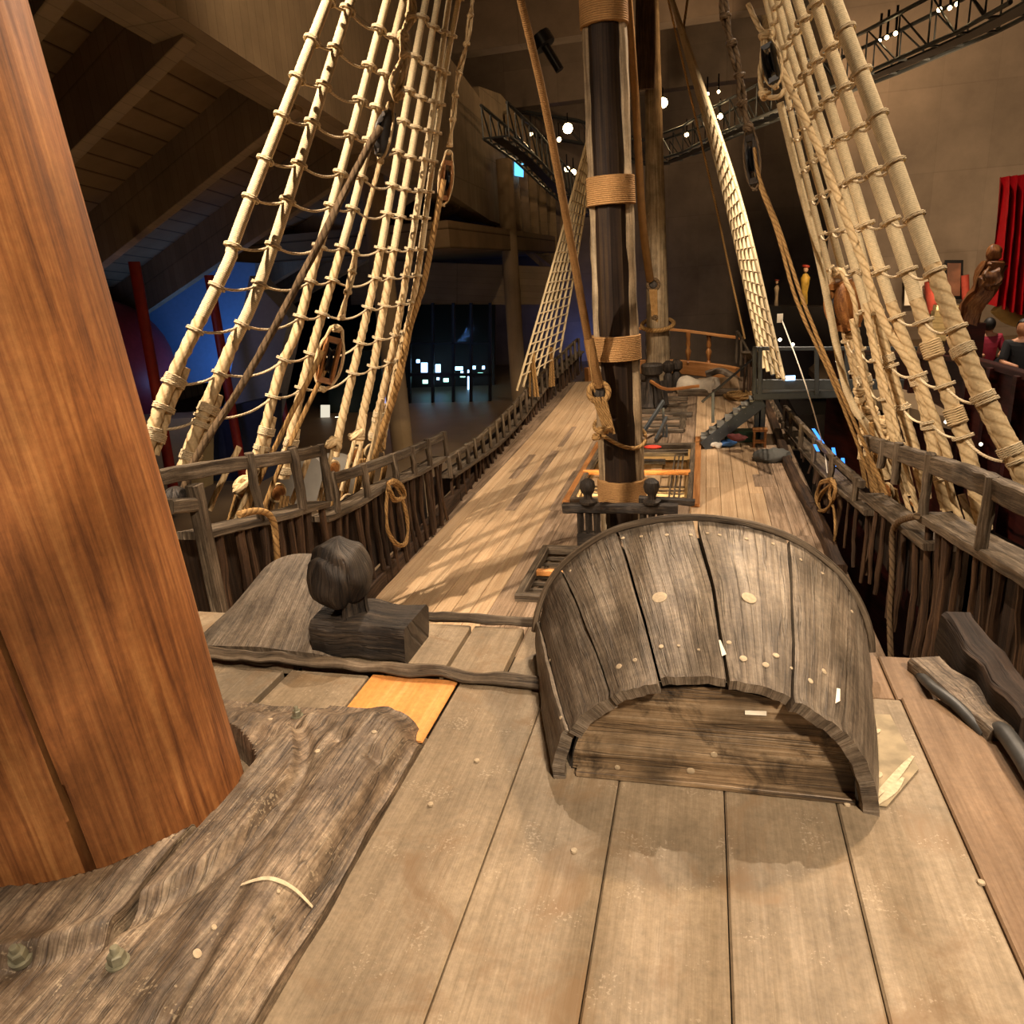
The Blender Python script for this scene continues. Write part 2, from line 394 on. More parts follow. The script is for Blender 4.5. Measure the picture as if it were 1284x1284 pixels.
R_light = ropem('pale_hemp_served', 'dcc8a0', 'bfa67c', pitch=.018, strands=1, along=True, bump=.35)
R_twist = ropem('pale_hemp_laid', 'd8bd90', 'ae9064', pitch=.14, strands=3)
R_thin = ropem('pale_line', 'd8c4a0', 'b49a70', pitch=.05, strands=3)
R_brown = ropem('brown_hemp_laid', 'a4804f', '6f5131', pitch=.09, strands=3)
R_dark = ropem('tarred_rope', '63503a', '3c2f20', pitch=.09, strands=3)
R_wold = ropem('woolding_rope', 'b68c5a', '85623c', pitch=.026, strands=1, along=True, bump=1.0)
R_strap = ropem('brown_strap', '8c683e', '6a4b2a', pitch=.02, strands=1, along=True)
C_conc = concrete('board_marked_concrete', '9a8870', dark=.62)
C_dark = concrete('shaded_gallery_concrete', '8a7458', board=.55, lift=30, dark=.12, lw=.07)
C_wall = concrete('hall_wall_concrete', '85776a', board=1.6, lift=2.6, dark=.82)
C_col = concrete('column_concrete', 'a08b70', board=.3, lift=20, dark=.9)
S_grey = plain('grey_painted_steel', '4a4e50', .4, .3, .1)
S_bolt = plain('weathered_bronze_bolt', '77735e', .5, .3, .25, 40, bump=.02)
K_black = plain('black_iron', '17171a', .35, .4, .2)
K_hose = plain('grey_foam_hose', '3a3936', .45, 0, .25, 20)
K_white = plain('white_paper', 'efe6d2', .6, 0, .04)
K_chalk = plain('chalk', 'bfae90', .9, 0, .2, 60)
K_peg = plain('pale_peg', 'a8967a', .7, 0, .2, 60)
C_red = plain('red_steel', '8a1f14', .5, 0, .15)
C_floor = plain('museum_floor', '7b6850', .5, 0, .12, 1)
# ================================================================== QUARTERDECK (near, z = 0)
def plank_strip(m, x0, x1, y0, y1, top, th=.05, gap=.004, ny=1, sag=0.0):
    cx = (x0 + x1) / 2; w = (x1 - x0) - gap * 2; c = .006
    sec = [(-w/2, -th), (w/2, -th), (w/2, -c), (w/2 - c, 0), (-w/2 + c, 0), (-w/2, -c)]
    rows = []; vs = []
    for i in range(ny + 1):
        y = y0 + (y1 - y0) * i / ny
        zt = top(y) if callable(top) else top
        rows.append([Vector((cx + a, y, zt + b)) for a, b in sec]); vs.append(y)
    us = [0]
    for k in range(6):
        a, b2 = sec[k], sec[(k + 1) % 6]; us.append(us[-1] + math.hypot(a[0] - b2[0], a[1] - b2[1]))
    b = m.grid(rows, us, vs, closed=True)
    m.ngon([b + k for k in range(6)][::-1]); m.ngon([b + ny * 6 + k for k in range(6)])

m = M()
for (a, b, y1) in [(-1.06, -.655, 2.80), (-.655, -.278, 2.80), (-.278, .084, 3.02), (.084, .444, 3.02)]:
    plank_strip(m, a, b, -2.5, y1, 0, gap=.0018)
plank_strip(m, .444, .79, -2.5, 2.90, 0, gap=.002)
plank_strip(m, -1.93, -1.5, 1.9, 2.80, -.004, gap=.012); plank_strip(m, -2.9, -1.95, 1.2, 2.80, -.01, gap=.012)
for a, b in [(-2.9, -1.94), (-1.9, -1.46), (-1.45, -1.178), (-1.165, -.89), (-.872, -.56)]:
    plank_strip(m, a, b, 2.86, 3.37, -.012, gap=.004)
o = m.build('floor_quarterdeck', W_near, smooth=False); struct(o, 'grey brown quarterdeck planking')
m = M()
for (a, b, y0, y1) in [(.79, 1.13, -2.5, 2.92)]:
    plank_strip(m, a, b, y0, y1, .002, gap=.003)
plank_strip(m, 1.13, 1.5, -2.5, 2.3, .002, gap=.003)
plank_strip(m, .62, .78, 2.94, 3.3, -.02, gap=.003); plank_strip(m, .78, 1.06, 2.94, 3.3, -.02, gap=.003); plank_strip(m, .444, .62, 2.94, 3.3, -.02, gap=.003)
o = m.build('floor_quarterdeck_side', W_nearbr, smooth=False); struct(o)
# dark carling under the gaps and the drop to the main deck
m = M(); m.box((-1.0, .5, -.21), 4.2, 5.7, .08); o = m.build('floor_carling', W_dark, smooth=False); struct(o)
m = M(); m.box((-1.4, 3.3, -1.4), 3.4, .1, 2.35)
m.box((.5, 3.16, -1.4), 1.4, .08, 2.4)
o = m.build('wall_bulkhead', W_dark, smooth=False); struct(o)

m = M(); plank_strip(m, -1.497, -1.065, 2.34, 2.80, .004, th=.01)
o = m.build('new_plank', W_new, smooth=False); tag(o, 'bright orange new pine plank let into the grey deck behind the mast partner', 'plank')

def rough_log(name, pts, r, mat, label, cat='beam', rough=.018, flat=.75):
    m = M(); m.sweep(pts, r * 2, r * 2 * flat, rough=rough, step=.05, ch=.55, nsc=8)
    o = m.build(name, mat); tag(o, label, cat); return o
rough_log('deck_beam', [Vector((-2.55, 2.86, .02)), Vector((-1.5, 2.83, .03)), Vector((-.6, 2.79, .02))], .042, W_grey, 'rough weathered log lying across the deck in front of the carved knighthead')
rough_log('deck_beam', [Vector((-1.75, 3.42, .0)), Vector((-1.2, 3.41, .01)), Vector((-.6, 3.41, .0))], .036, W_grey, 'thin weathered edge log above the drop to the main deck')

# bare nail heads on the deck
def disc(x, y, z, r, name, mat, parent=None, h=.006):
    m = M(); m.lathe((x, y, z), [(r * .6, -.003), (r, 0), (r * .9, h), (r * .3, h * 1.3)], 12); return m.build(name, mat, parent)
nl = []
for (x, y) in [(598, 955), (1230, 1108), (540, 1010), (1062, 1010), (720, 1068)]:
    p = P(x, y, Z=0.0); o = disc(p.x, p.y, 0.002, .011, 'nail_head', K_peg)
    nl.append(o)
tag(nl[0], 'small pale nail head in the deck planks right of the mast partner', 'nail')
tag(nl[1], 'bright steel nail head in the brown plank at lower right', 'nail')
tag(nl[2], 'small pale nail head beside the front corner of the mast partner', 'nail')
tag(nl[3], 'small pale nail head at the right foot of the hood', 'nail')
tag(nl[4], 'small pale nail head in the plank below the left of the hood', 'nail')

# ================================================================== MIZZEN MAST + PARTNER
MZ = Vector((-1.97, 1.72, 0)); MR = .425
m = M(); rows = []; vs = []; SEG = 360
for i in range(61):
    z = -.6 + i * .12
    c = MZ + Vector((0.0, -.0625, 1)) * z
    R = MR - .008 * z + (.014 * max(0, .5 - z))
    # drying check: swings slowly across the near face
    phi = math.radians(-53 - 1.5 * z)
    dep = .26 * max(0, min(1, (1.6 - z) / .6)) ; wd = .009 + .012 * max(.0, min(1, (1.35 - z) / 1.3))
    row = []
    for k in range(SEG):
        th = 2 * PI * k / SEG + phi
        r = R * (1 + .008 * noise.noise(Vector((math.cos(th) * 2, math.sin(th) * 2, z * .6))))
        for ph2, dd, ww in ((phi + .01 * noise.noise(Vector((0, 0, z * 3))), dep, wd),):
            da = abs((th - ph2 + PI) % (2 * PI) - PI)
            if da < ww: r -= dd * min(1, (1 - da / ww) * 1.6)
        row.append(c + Vector((math.cos(th) * r, math.sin(th) * r, 0)))
    rows.append(row); vs.append(z)
b = m.grid(rows, [k / SEG * 2 * PI * MR for k in range(SEG + 1)], vs, closed=True)
m.ngon([b + 60 * SEG + k for k in range(SEG)])
mast = m.build('mizzen_mast', W_mast); tag(mast, 'thick smooth orange pine mast with a long vertical crack, at far left', 'mast')

def hfield(x0, x1, y0, y1, nx, ny, fn, zb=-.05, clip=None):
    m = M(); rows = []
    for j in range(ny + 1):
        y = y0 + (y1 - y0) * j / ny; row = []
        for i in range(nx + 1):
            x = x0 + (x1 - x0) * i / nx
            q = Vector(fn(x, y)); row.append(q)
        # skirt both sides
        row = [Vector((row[0].x, row[0].y, zb))] + row + [Vector((row[-1].x, row[-1].y, zb))]
        rows.append(row)
    r0 = [Vector((q.x, q.y, zb)) for q in rows[0]]; r1 = [Vector((q.x, q.y, zb)) for q in rows[-1]]
    rows = [r0] + rows + [r1]
    us = [x0 - .1] + [x0 + (x1 - x0) * i / nx for i in range(nx + 1)] + [x1 + .1]
    vs = [y0 - .1] + [y0 + (y1 - y0) * j / ny for j in range(ny + 1)] + [y1 + .1]
    m.grid(rows, us, vs); return m
def sst(a, b, x):
    t = max(0, min(1, (x - a) / (b - a))); return t * t * (3 - 2 * t)
def ring(x, y):
    d = math.hypot(x - MZ.x, y - MZ.y)
    z = 0
    z += .045 * (1 - sst(.615, .64, d + .012 * noise.noise(Vector((x * 4, y * 4, 0)))))
    z -= .018 * math.exp(-((d - .665) / .02) ** 2)
    z -= .45 * (1 - sst(.440, .478, d))
    return z
def fr_(x, y):
    n = noise.fractal(Vector((x * 14, y * 2.6, 3)), .9, 2, 4) * .006 + noise.noise(Vector((x * 3, y * 2.2, 0))) * .012 - .02 * sst(.25, .6, noise.noise(Vector((x * 7, y * 1.3, 8))))
    e = -1.055 + .02 * noise.noise(Vector((y * 3, 0, 5))) - .01 * sst(1.7, 2.3, y)
    xx = min(x, e)
    z = .145 + n + ring(x, y)
    z -= .11 * sst(-1.20, -1.055, x) ** 1.4            # eroded outer shoulder
    z -= .03 * math.exp(-((x + 1.235 + .03 * math.sin(y * 5)) / .03) ** 2) * sst(.2, .9, y) * (1 - sst(1.3, 1.7, y))
    z += .012 * sst(-1.34, -1.25, x) * (1 - sst(-1.25, -1.2, x))
    z -= .06 * sst(2.26, 2.42, y + .05 * noise.noise(Vector((x * 6, 0, 0))))
    for (hx, hy, hr, hd) in ((-1.22, .98, .055, .035), (-1.15, 2.08, .03, .03), (-1.30, 2.13, .03, .03), (-1.42, 2.2, .05, .02)):
        z -= hd * math.exp(-(((x - hx) ** 2 + (y - hy) ** 2) / hr ** 2))
    return (xx, y + .03 * noise.noise(Vector((x * 5, 1, 0))) * sst(2.0, 2.3, y), z)
part = thing('mast_partner', (-1.5, 1.4, 0), 'heavy eroded timber partner with bolts around the foot of the orange mast', 'mast partner')
mr_ = hfield(-1.50, -1.03, -.4, 2.42, 60, 240, fr_); bR = mr_.bvh()
mr_.build('side_timber', W_slab, part)
def fl_(x, y):
    n = noise.fractal(Vector((x * 14, y * 2.4, 9)), .9, 2, 4) * .004 + noise.noise(Vector((x * 2, y * 2, 2))) * .008
    z = .135 + n
    d = math.hypot(x - MZ.x, y - MZ.y)
    z += .022 * (1 - sst(.50, .66, d)) + .048 * (1 - sst(.665, .705, d)) + .010 * math.exp(-((d - .66) / .02) ** 2)
    z -= .5 * (1 - sst(.436, .472, d))
    z -= .012 * sst(-1.56, -1.52, x)
    return (x, y, z)
ml_ = hfield(-3.2, -1.522, -.6, 1.72, 150, 200, fl_); bL = ml_.bvh()
ml_.build('near_timber', W_slab, part)
def fb_(x, y):
    z = .13 + noise.fractal(Vector((x * 2.5, y * 7, 4)), .8, 2, 5) * .016
    z -= .5 * (1 - sst(.436, .475, math.hypot(x - MZ.x, y - MZ.y))); z -= .05 * sst(2.25, 2.38, y)
    return (x, y, z)
mb_ = hfield(-3.2, -1.508, 1.725, 2.38, 130, 60, fb_); bB = mb_.bvh()
mb_.build('far_timber', W_slab, part)

def bolt(x, y, bv, s=1.0, parent=part):
    p, n = hit(x, y, bv)
    if p is None: print('bolt miss', x, y); return
    m = M(); n = (n * .3 + Vector((0, 0, .7))).normalized()
    m.lathe(p - n * .01, [(.029 * s, 0), (.029 * s, .014)], 20, n)
    w = m.build('bolt', S_bolt, parent, smooth=True)
    m = M(); m.lathe(p + n * .003, [(.0215 * s, 0), (.022 * s, .004), (.022 * s, .026 * s), (.019 * s, .030 * s)], 6, n); q = m.build('nut', S_bolt, w, smooth=False)
    m = M(); m.lathe(p + n * .005, [(.011 * s, 0), (.011 * s, .044 * s), (.009 * s, .047 * s)], 14, n); m.build('threaded_end', S_bolt, w)

def pick(x, y):
    best = None
    for bv in (bR, bL, bB):
        p, n = hit(x, y, bv)
        if p is not None and n.z > .3 and (best is None or (p - EYE).length < best[0]): best = ((p - EYE).length, bv)
    return best[1] if best else bR
bolt(26, 1200, pick(26, 1200), 1.0); bolt(148, 1207, pick(148, 1207), 1.0)
for (x, y, bv) in ((373, 898, bR),):
    if hit(x, y, bv)[0] is None: bv = bB
    bolt(x, y, bv, .8)
def peg(x, y, bv, r, parent, name='peg', mat=None, h=.004):
    p, n = hit(x, y, bv)
    if p is None: print('peg miss', x, y); return None
    m = M(); m.lathe(p - n * .004, [(r, 0), (r, .004 + h * .6), (r * .7, .004 + h), (r * .1, .004 + h * .8)], 14, n, rough=r * .06)
    return m.build(name, mat or K_peg, parent)
for (x, y, r) in ((247, 1196, .012), (469, 918, .010), (398, 942, .010), (339, 902, .010), (268, 1163, .008), (349, 1118, .006)):
    bv = bR if hit(x, y, bR)[0] is not None else bB
    peg(x, y, bv, r, part)
def drape(pts, bv, w, th, name, mat, parent, off=.003):
    q = []
    for x, y in pts:
        p, n = hit(x, y, bv, off)
        if p is not None: q.append(p)
    if len(q) < 2: print('drape miss', name); return
    m = M(); m.sweep(q, w, th, step=.01, rough=.001, taper=lambda t: .5 + .6 * math.sin(PI * (t * .85 + .1)))
    return m.build(name, mat, parent)
drape([(302, 1110), (318, 1105), (335, 1102), (352, 1106), (368, 1115), (380, 1126), (391, 1138)], bR, .013, .002, 'chalk_mark', K_chalk, part)

# ================================================================== HELMSMAN'S HOOD
def hood_S(th, s, off=0.0):
    sp_ = max(0, s); a = .535 + (.74 - .535) * sp_ ** .9; bz = .455 + (.70 - .455) * sp_ ** .85
    cx = .03 + (-.03 - .03) * s
    yy = 2.20 + .88 * s + .05 * (1 - math.sin(th)) * s
    c, sn = math.cos(th), math.sin(th)
    e = .92
    X = cx - (a - off) * math.copysign(abs(c) ** e, c); Z = (bz - off) * max(0, sn) ** .95
    return Vector((X, yy, Z))
hood = thing('helm_hood', (0, 2.6, 0), 'curved hood of weathered oak staves with a half-round board at its front', 'hood')
far = [0, 13, 38, 65, 90, 119, 147, 181]; near = [0, 27, 54, 74, 95, 117, 138, 181]
allst = M(); staves = []
for i in range(7):
    m = M(); nt_, ns_ = 8, 26; rowsO = []; rowsI = []
    s0 = [.0, -.02, -.035, .01, .0, -.03, -.02][i]
    for j in range(ns_ + 1):
        s = s0 + (1.0 - s0) * j / ns_
        a0 = math.radians(near[i] + (far[i] - near[i]) * max(0, s) + .5); a1 = math.radians(near[i + 1] + (far[i + 1] - near[i + 1]) * max(0, s) - .5)
        wob = .010 * noise.noise(Vector((i * 7.3, s * 3, 0))); wob2 = .010 * noise.noise(Vector((i * 7.3 + 7.3, s * 3, 0)))
        A = hood_S(a0 + wob, s); B = hood_S(a1 + wob2, s); ro = []; ri = []
        th_ = [.055, .06, .05, .042, .046, .055, .06][i]
        for k in range(nt_ + 1):
            t = k / nt_; th = a0 + wob + (a1 + wob2 - a0 - wob) * t
            q = hood_S(th, s).lerp(A.lerp(B, t), .45)
            nrm = Vector((-math.cos(th), -.2, math.sin(th) + .15)).normalized()
            er = -.006 * (abs(t - .5) * 2) ** 8
            q += nrm * (er + .006 * noise.fractal(Vector((q.x * 16, q.y * 2.5, q.z * 16 + i * 5)), .9, 2, 4) + [.012, .0, .006, 0, .002, .006, .008][i])
            if j == 0: q += Vector((0, .012 * noise.noise(Vector((t * 6, i, 0))), 0))
            ro.append(q); ri.append(q - nrm * (th_ if j else th_ * .8))
        rowsO.append(ro); rowsI.append(ri)
    W = (rowsO[0][0] - rowsO[0][-1]).length
    us = [k / nt_ * W for k in range(nt_ + 1)]; vs = [j * .035 for j in range(ns_ + 1)]
    # closed section loops
    rows = [ro + ri[::-1] for ro, ri in zip(rowsO, rowsI)]
    us2 = us + [W + .05 + u for u in us] + [2 * W + .1]
    b = m.grid(rows, us2, vs, closed=True, flip=True); nc = 2 * (nt_ + 1)
    for jj, fl in ((0, True), (ns_, False)):
        for k in range(nt_):
            q = [b + jj * nc + k, b + jj * nc + k + 1, b + jj * nc + nc - 2 - k, b + jj * nc + nc - 1 - k]
            if fl: q.reverse()
            m.f.append(q); m.uv.append([(us[k], 0), (us[k + 1], 0), (us[k + 1], .05), (us[k], .05)])
    allst.add(m); m.build('stave', W_hood, hood)
bH = allst.bvh()
m = M(); rows = []
for j in range(10):
    s = .07 + .9 * j / 9; rows.append([hood_S(math.radians(a), s, .068) for a in range(4, 177, 4)])
m.grid(rows); m.grid([[q * .99 + Vector((0, .03, 0)) for q in r] for r in rows], flip=True); m.build('gap_light_block', W_black, hood)  # black sheet added beneath the staves, stops light leaking through the gaps
# bent batten round the far rim
m = M(); pts = [hood_S(math.radians(a), .99, -.012) + Vector((0, .004, 0)) for a in range(8, 176, 3)]
m.sweep(pts, .03, .018, up=Vector((0, 1, 0)), rough=.003, step=None, ch=.3); m.build('rim_batten', W_grey, hood)
# front board, horizontal grain
m = M(); n = 36; out = []
for k in range(n + 1):
    th = math.radians(3 + 174 * k / n); q = hood_S(th, .03, .066); out.append(Vector((q.x, 2.262, q.z * .985)))
R0 = [];
rows = []
for lv in range(19):
    f = 1 - (1 - lv / 18) * 1.0
    row = []
    for k in range(n + 1):
        base = Vector((out[k].x, 2.262, .012 + .01 * noise.noise(Vector((out[k].x * 9, 0, 0)))))
        q = base.lerp(out[k], f); q.y += .006 * noise.fractal(Vector((q.x * 2.5, 5, q.z * 18)), .9, 2, 4) - .05 * q.z
        row.append(q)
    rows.append(row)
for r in rows: pass
b = len(m.v)
for r in rows: m.v.extend(r)
for i in range(18):
    for k in range(n):
        q = [b + i * (n + 1) + k, b + i * (n + 1) + k + 1, b + (i + 1) * (n + 1) + k + 1, b + (i + 1) * (n + 1) + k]
        m.f.append(q); m.uv.append([(m.v[t].z, m.v[t].x) for t in q])
back = [[q + Vector((0, .045, 0)) for q in r] for r in rows]
b2 = len(m.v)
for r in back: m.v.extend(r)
for i in range(18):
    for k in range(n):
        q = [b2 + i * (n + 1) + k, b2 + (i + 1) * (n + 1) + k, b2 + (i + 1) * (n + 1) + k + 1, b2 + i * (n + 1) + k + 1]
        m.f.append(q); m.uv.append([(m.v[t].z, m.v[t].x) for t in q])
for k in range(n):
    for (o1, o2) in ((18 * (n + 1), 18 * (n + 1)), (0, 0)):
        q = [b + o1 + k, b + o1 + k + 1, b2 + o2 + k + 1, b2 + o2 + k]
        m.f.append(q); m.uv.append([(0, m.v[t].x) for t in q])
bF = m.bvh(); m.build('front_board', W_board, hood)
m = M(); m.sweep([Vector((-.43, 2.25, .012)), Vector((0, 2.25, .014)), Vector((.50, 2.245, .012))], .05, .022, rough=.003, step=.08); m.build('bottom_lip', W_board, hood)
for (x, y, r) in ((702, 692, .012), (718, 681, .012), (781, 675, .014), (804, 673, .013), (836, 671, .014), (866, 671, .014), (887, 669, .012), (902, 671, .013), (936, 676, .013), (969, 682, .012), (1004, 702, .012), (1031, 719, .013), (1068, 767, .012),
                  (776, 836, .018), (796, 828, .013), (829, 811, .014), (851, 810, .010), (914, 806, .014), (932, 826, .020), (960, 834, .018), (992, 838, .009), (1016, 854, .016), (876, 815, .008), (973, 822, .018), (1033, 842, .017), (690, 828, .010), (703, 900, .012), (715, 716, .010)):
    if hit(x, y, bH)[0] is not None: peg(x, y, bH, r * .62, hood)
for (x, y, r) in ((827, 749, .028), (939, 750, .028)): peg(x, y, bH, r, hood, 'wooden_plug')
for (x, y, r) in ((895, 946, .012), (866, 966, .014), (774, 962, .010)): peg(x, y, bF, r, hood, 'peg')
def tagq(pts, bv, name, mat, parent):
    q = [hit(x, y, bv, .006)[0] for x, y in pts]
    if any(a is None for a in q): print('tag miss', name); return
    n = (q[1] - q[0]).cross(q[3] - q[0]).normalized()
    if n.dot(EYE - q[0]) > 0: n = -n
    m = M(); m.prism(q, n * .002); return m.build(name, mat, parent, smooth=False)
for pts, bv in (([(901, 804), (906, 803), (911, 822), (905, 824)], bH), ([(1048, 864), (1052, 865), (1052, 880), (1046, 883)], bH), ([(934, 890), (961, 891), (961, 896), (934, 895)], bF)):
    o = tagq(pts, bv, 'paper_label', K_white, hood)

# pale plaster smeared plank at the right of the hood
m = M(); q = [P(x, y, Z=.006) for x, y in ((1090, 896), (1116, 897), (1152, 965), (1112, 1012), (1095, 1010))]
m.prism(q, (0, 0, .004)); o = m.build('plaster_patch', plain('smeared_plaster', '8f8064', .7, 0, .3, 14), smooth=False); tag(o, 'pale plaster smear on the deck against the right side of the hood', 'patch')
m = M()
for pts in ([(1095, 1002), (1112, 985), (1130, 965), (1145, 948)], [(1100, 1008), (1118, 992), (1132, 975)], [(1098, 975), (1104, 968)], [(1092, 920), (1104, 915)]):
    m.sweep([P(x, y, Z=.013) for x, y in pts], .022, .004, rough=.004, step=.012, taper=lambda t: .4 + .8 * math.sin(PI * t))
o.name = 'plaster_patch'; m.build('plaster_streak', K_chalk, o)

# ================================================================== KNIGHTHEAD (carved bitt) and curved cover at left
kn = thing('carved_knighthead', (-1.6, 3.1, 0), 'black carved head on a neck and square block, standing between the two deck logs', 'bitt')
m = M()
m.sweep([Vector((-1.88, 3.10, .075)), Vector((-1.62, 3.10, .08)), Vector((-1.36, 3.09, .075))], .32, .20, rough=.022, step=.035, ch=.16, nsc=7); m.build('base_block', W_black, kn)
kc = P(427, 717, Y=3.08); kb = P(447, 800, Y=3.10)
m = M(); m.sweep([Vector((kb.x, 3.1, .1)), Vector((kb.x, 3.1, .22)), kc + Vector((.03, .02, -.05)), kc + Vector((.02, .02, .05))], .19, .18, up=Vector((0, 1, 0)), rough=.012, step=.02, ch=.6, taper=lambda t: 1.12 - .25 * math.sin(PI * min(1, t * 1.1)))
m.build('neck', W_black, kn)
def headfn(d):
    v = 1.0
    f = Vector((-.38, -.86, -.28)).normalized(); a = d.dot(f)
    v += .10 * sst(.25, .95, a)                                   # bulging face
    v -= .10 * math.exp(-((a - .42) / .10) ** 2)                  # groove round the face
    v += .075 * math.exp(-((a - .20) / .12) ** 2) * sst(-.3, .3, d.z)  # rolled brim above
    v += .04 * noise.noise(d * 3)
    return v
m = M(); m.ball(kc, .158, (1.0, 1.0, 1.08), 56, rough=.02, fn=headfn); m.build('head', W_black, kn)

cov = M(); rows = []; N = 28
for j in range(17):
    s = j / 16; row = []
    for k in range(N + 1):
        t = k / N; th = PI * t
        cx = -2.16; a = .46 - .10 * s
        x = cx - a * math.cos(th); y = 2.93 + .46 * s + .10 * math.sin(th) * s
        z = -.02 + (.05 + .30 * s) * max(0, math.sin(th)) ** .8 + .012 * noise.noise(Vector((x * 5, y * 5, 0)))
        row.append(Vector((x, y, z)))
    rows.append(row)
inner = [[q + Vector((0, .01, -.045)) for q in r] for r in rows]
full = [r + i[::-1] for r, i in zip(rows, inner)]
cov.grid(full, [k * .05 for k in range(2 * (N + 1) + 1)], [j * .04 for j in range(17)], closed=True, flip=True)
b = 0; nc = 2 * (N + 1)
for jj in (0, 16):
    for k in range(N):
        q = [jj * nc + k, jj * nc + k + 1, jj * nc + nc - 2 - k, jj * nc + nc - 1 - k]; cov.f.append(q); cov.uv.append([(k * .05, 0), (k * .05 + .05, 0), (k * .05 + .05, .05), (k * .05, .05)])
o = cov.build('curved_cover', W_hood); tag(o, 'low curved weathered wooden cover on the deck left of the carved head', 'hood')

# ================================================================== right edge timbers and hoses
for nm, pts, w, h, lab, mat in (
    ('edge_timber', [(1160, 840, -.03), (1205, 880, -.03), (1262, 935, -.02)], .16, .12, 'pale broken timber at the deck edge beside the grey hose', W_slab),
    ('edge_timber', [(1195, 792, .05), (1240, 850, .04), (1300, 925, .03)], .13, .20, 'dark split timber rising at the right deck edge', W_dark)):
    m = M(); m.sweep([P(x, y, Z=z) for x, y, z in pts], w, h, rough=.022, step=.05, nsc=6); o = m.build(nm, mat); tag(o, lab, 'timber')
for pts, lab in (([(1153, 846, -.02), (1170, 862, .03), (1200, 885, .03), (1235, 922, .0)], 'grey rubber tube lying over the deck edge, the farther one'),
                 ([(1251, 914, .02), (1262, 922, .05), (1285, 955, .06), (1310, 1000, .04)], 'grey rubber tube at the right border, the nearer one')):
    r = .022 if 'farther' in lab else .032
    m = M(); q = [P(x, y, Z=z) for x, y, z in pts]; qq = catmull(q, .02); n = len(qq)
    m.tube(qq, lambda t: r * (min(1, .55 + t * 12) if t < .05 else 1), 16); o = m.build('rubber_tube', K_hose); tag(o, lab, 'tube')

# ================================================================== MAIN DECK
def cline(ppx): return [Pd(x, y) for x, y in ppx]
LF = cline([(430, 795), (470, 745), (520, 690), (560, 645), (600, 595), (640, 545), (690, 492), (740, 466)])
RF = cline([(1075, 800), (1045, 720), (1018, 655), (985, 590), (965, 530), (945, 482)])
def at_y(pl, y, k='x'):
    if y <= pl[0].y: return getattr(pl[0], k)
    for a, b in zip(pl, pl[1:]):
        if a.y <= y <= b.y:
            t = (y - a.y) / (b.y - a.y); return getattr(a, k) * (1 - t) + getattr(b, k) * t
    return getattr(pl[-1], k)
def lx(y): return at_y(LF, y) if y < 24 else -4.5 + max(0, (y - 26)) * .25 + (at_y(LF, 24) + 4.5) * max(0, (28 - y) / 4 if y > 24 else 1)
def rx(y): return at_y(RF, y) if y < 24 else at_y(RF, 24) - max(0, y - 26) * .18
HOLES = [(-2.38, -.23, 8.85, 10.65), (-2.38, -.23, 13.2, 17.5), (-2.38, -.54, 19.0, 21.4)]
YEND = 26.4
def strips(x0, x1, w, mat, name, hole=True):
    m = M(); x = x0
    while x < x1 - 1e-6:
        xe = min(x + w, x1); cuts = []
        ys = [3.3]; y = 3.3 + rnd(1, 5)
        while y < YEND: ys.append(y); y += rnd(4, 7)
        ys.append(YEND)
        for a, b in zip(ys, ys[1:]):
            segs = [(a, b)]
            for (hx0, hx1, hy0, hy1) in HOLES:
                if xe > hx0 + .02 and x < hx1 - .02:
                    ns = []
                    for (p, q) in segs:
                        if q <= hy0 or p >= hy1: ns.append((p, q))
                        else:
                            if p < hy0: ns.append((p, hy0))
                            if q > hy1: ns.append((hy1, q))
                    segs = ns
            for (p, q) in segs:
                # trim to hull outline
                ny = max(2, int((q - p) / .8)); run = []
                for i in range(ny):
                    ya, yb = p + (q - p) * i / ny, p + (q - p) * (i + 1) / ny; ym = (ya + yb) / 2
                    ok = lx(ym) - .25 <= (x + xe) / 2 <= rx(ym) + .25
                    if ok and run and abs(run[-1][1] - ya) < 1e-6: run[-1][1] = yb
                    elif ok: run.append([ya, yb])
                for ya, yb in run:
                    if yb - ya > .05: plank_strip(m, x, xe, ya + .002, yb - .002, dz, gap=.003, ny=max(1, int((yb - ya) / .8)))
        x = xe
    o = m.build(name, mat, smooth=False); struct(o); return o
strips(-5.6, -4.45, .28, W_deckold, 'floor_waterway_port')
strips(-4.45, -2.7, .25, W_deck, 'floor_main_deck')
strips(-2.7, -.2, .31, W_deckold, 'floor_midship')
strips(-.2, 1.1, .26, W_deck, 'floor_main_deck_starboard')
strips(1.1, 2.4, .28, W_deckold, 'floor_waterway_starboard')
# odd old planks laid among the new ones
def inlay(quad, label, mat=W_deckold):
    m = M(); q = [Pd(x, y, .004) for x, y in quad]; x0 = sum(p.x for p in q[:2]) / 2; 
    xa, xb = min((q[0].x + q[3].x) / 2, (q[1].x + q[2].x) / 2), max((q[0].x + q[3].x) / 2, (q[1].x + q[2].x) / 2); ya, yb = q[0].y, q[2].y
    plank_strip(m, xa, xb, min(ya, yb), max(ya, yb), lambda y: dz(y) + .005, th=.02, ny=3)
    o = m.build('old_deck_plank', mat, smooth=False); tag(o, label, 'plank')
inlay([(640, 640), (655, 640), (695, 565), (685, 565)], 'dark grey old plank among the tan planks left of the hatch')
inlay([(688, 640), (712, 640), (735, 590), (718, 590)], 'long grey plank beside the hatch coaming')
inlay([(700, 560), (708, 560), (722, 535), (715, 535)], 'short dark old plank farther up the port side deck')
inlay([(945, 610), (970, 610), (968, 595), (944, 595)], 'grey square patch plank on the starboard deck')
inlay([(640, 600), (652, 600), (668, 570), (660, 570)], 'narrow grey plank near the port bulwark')
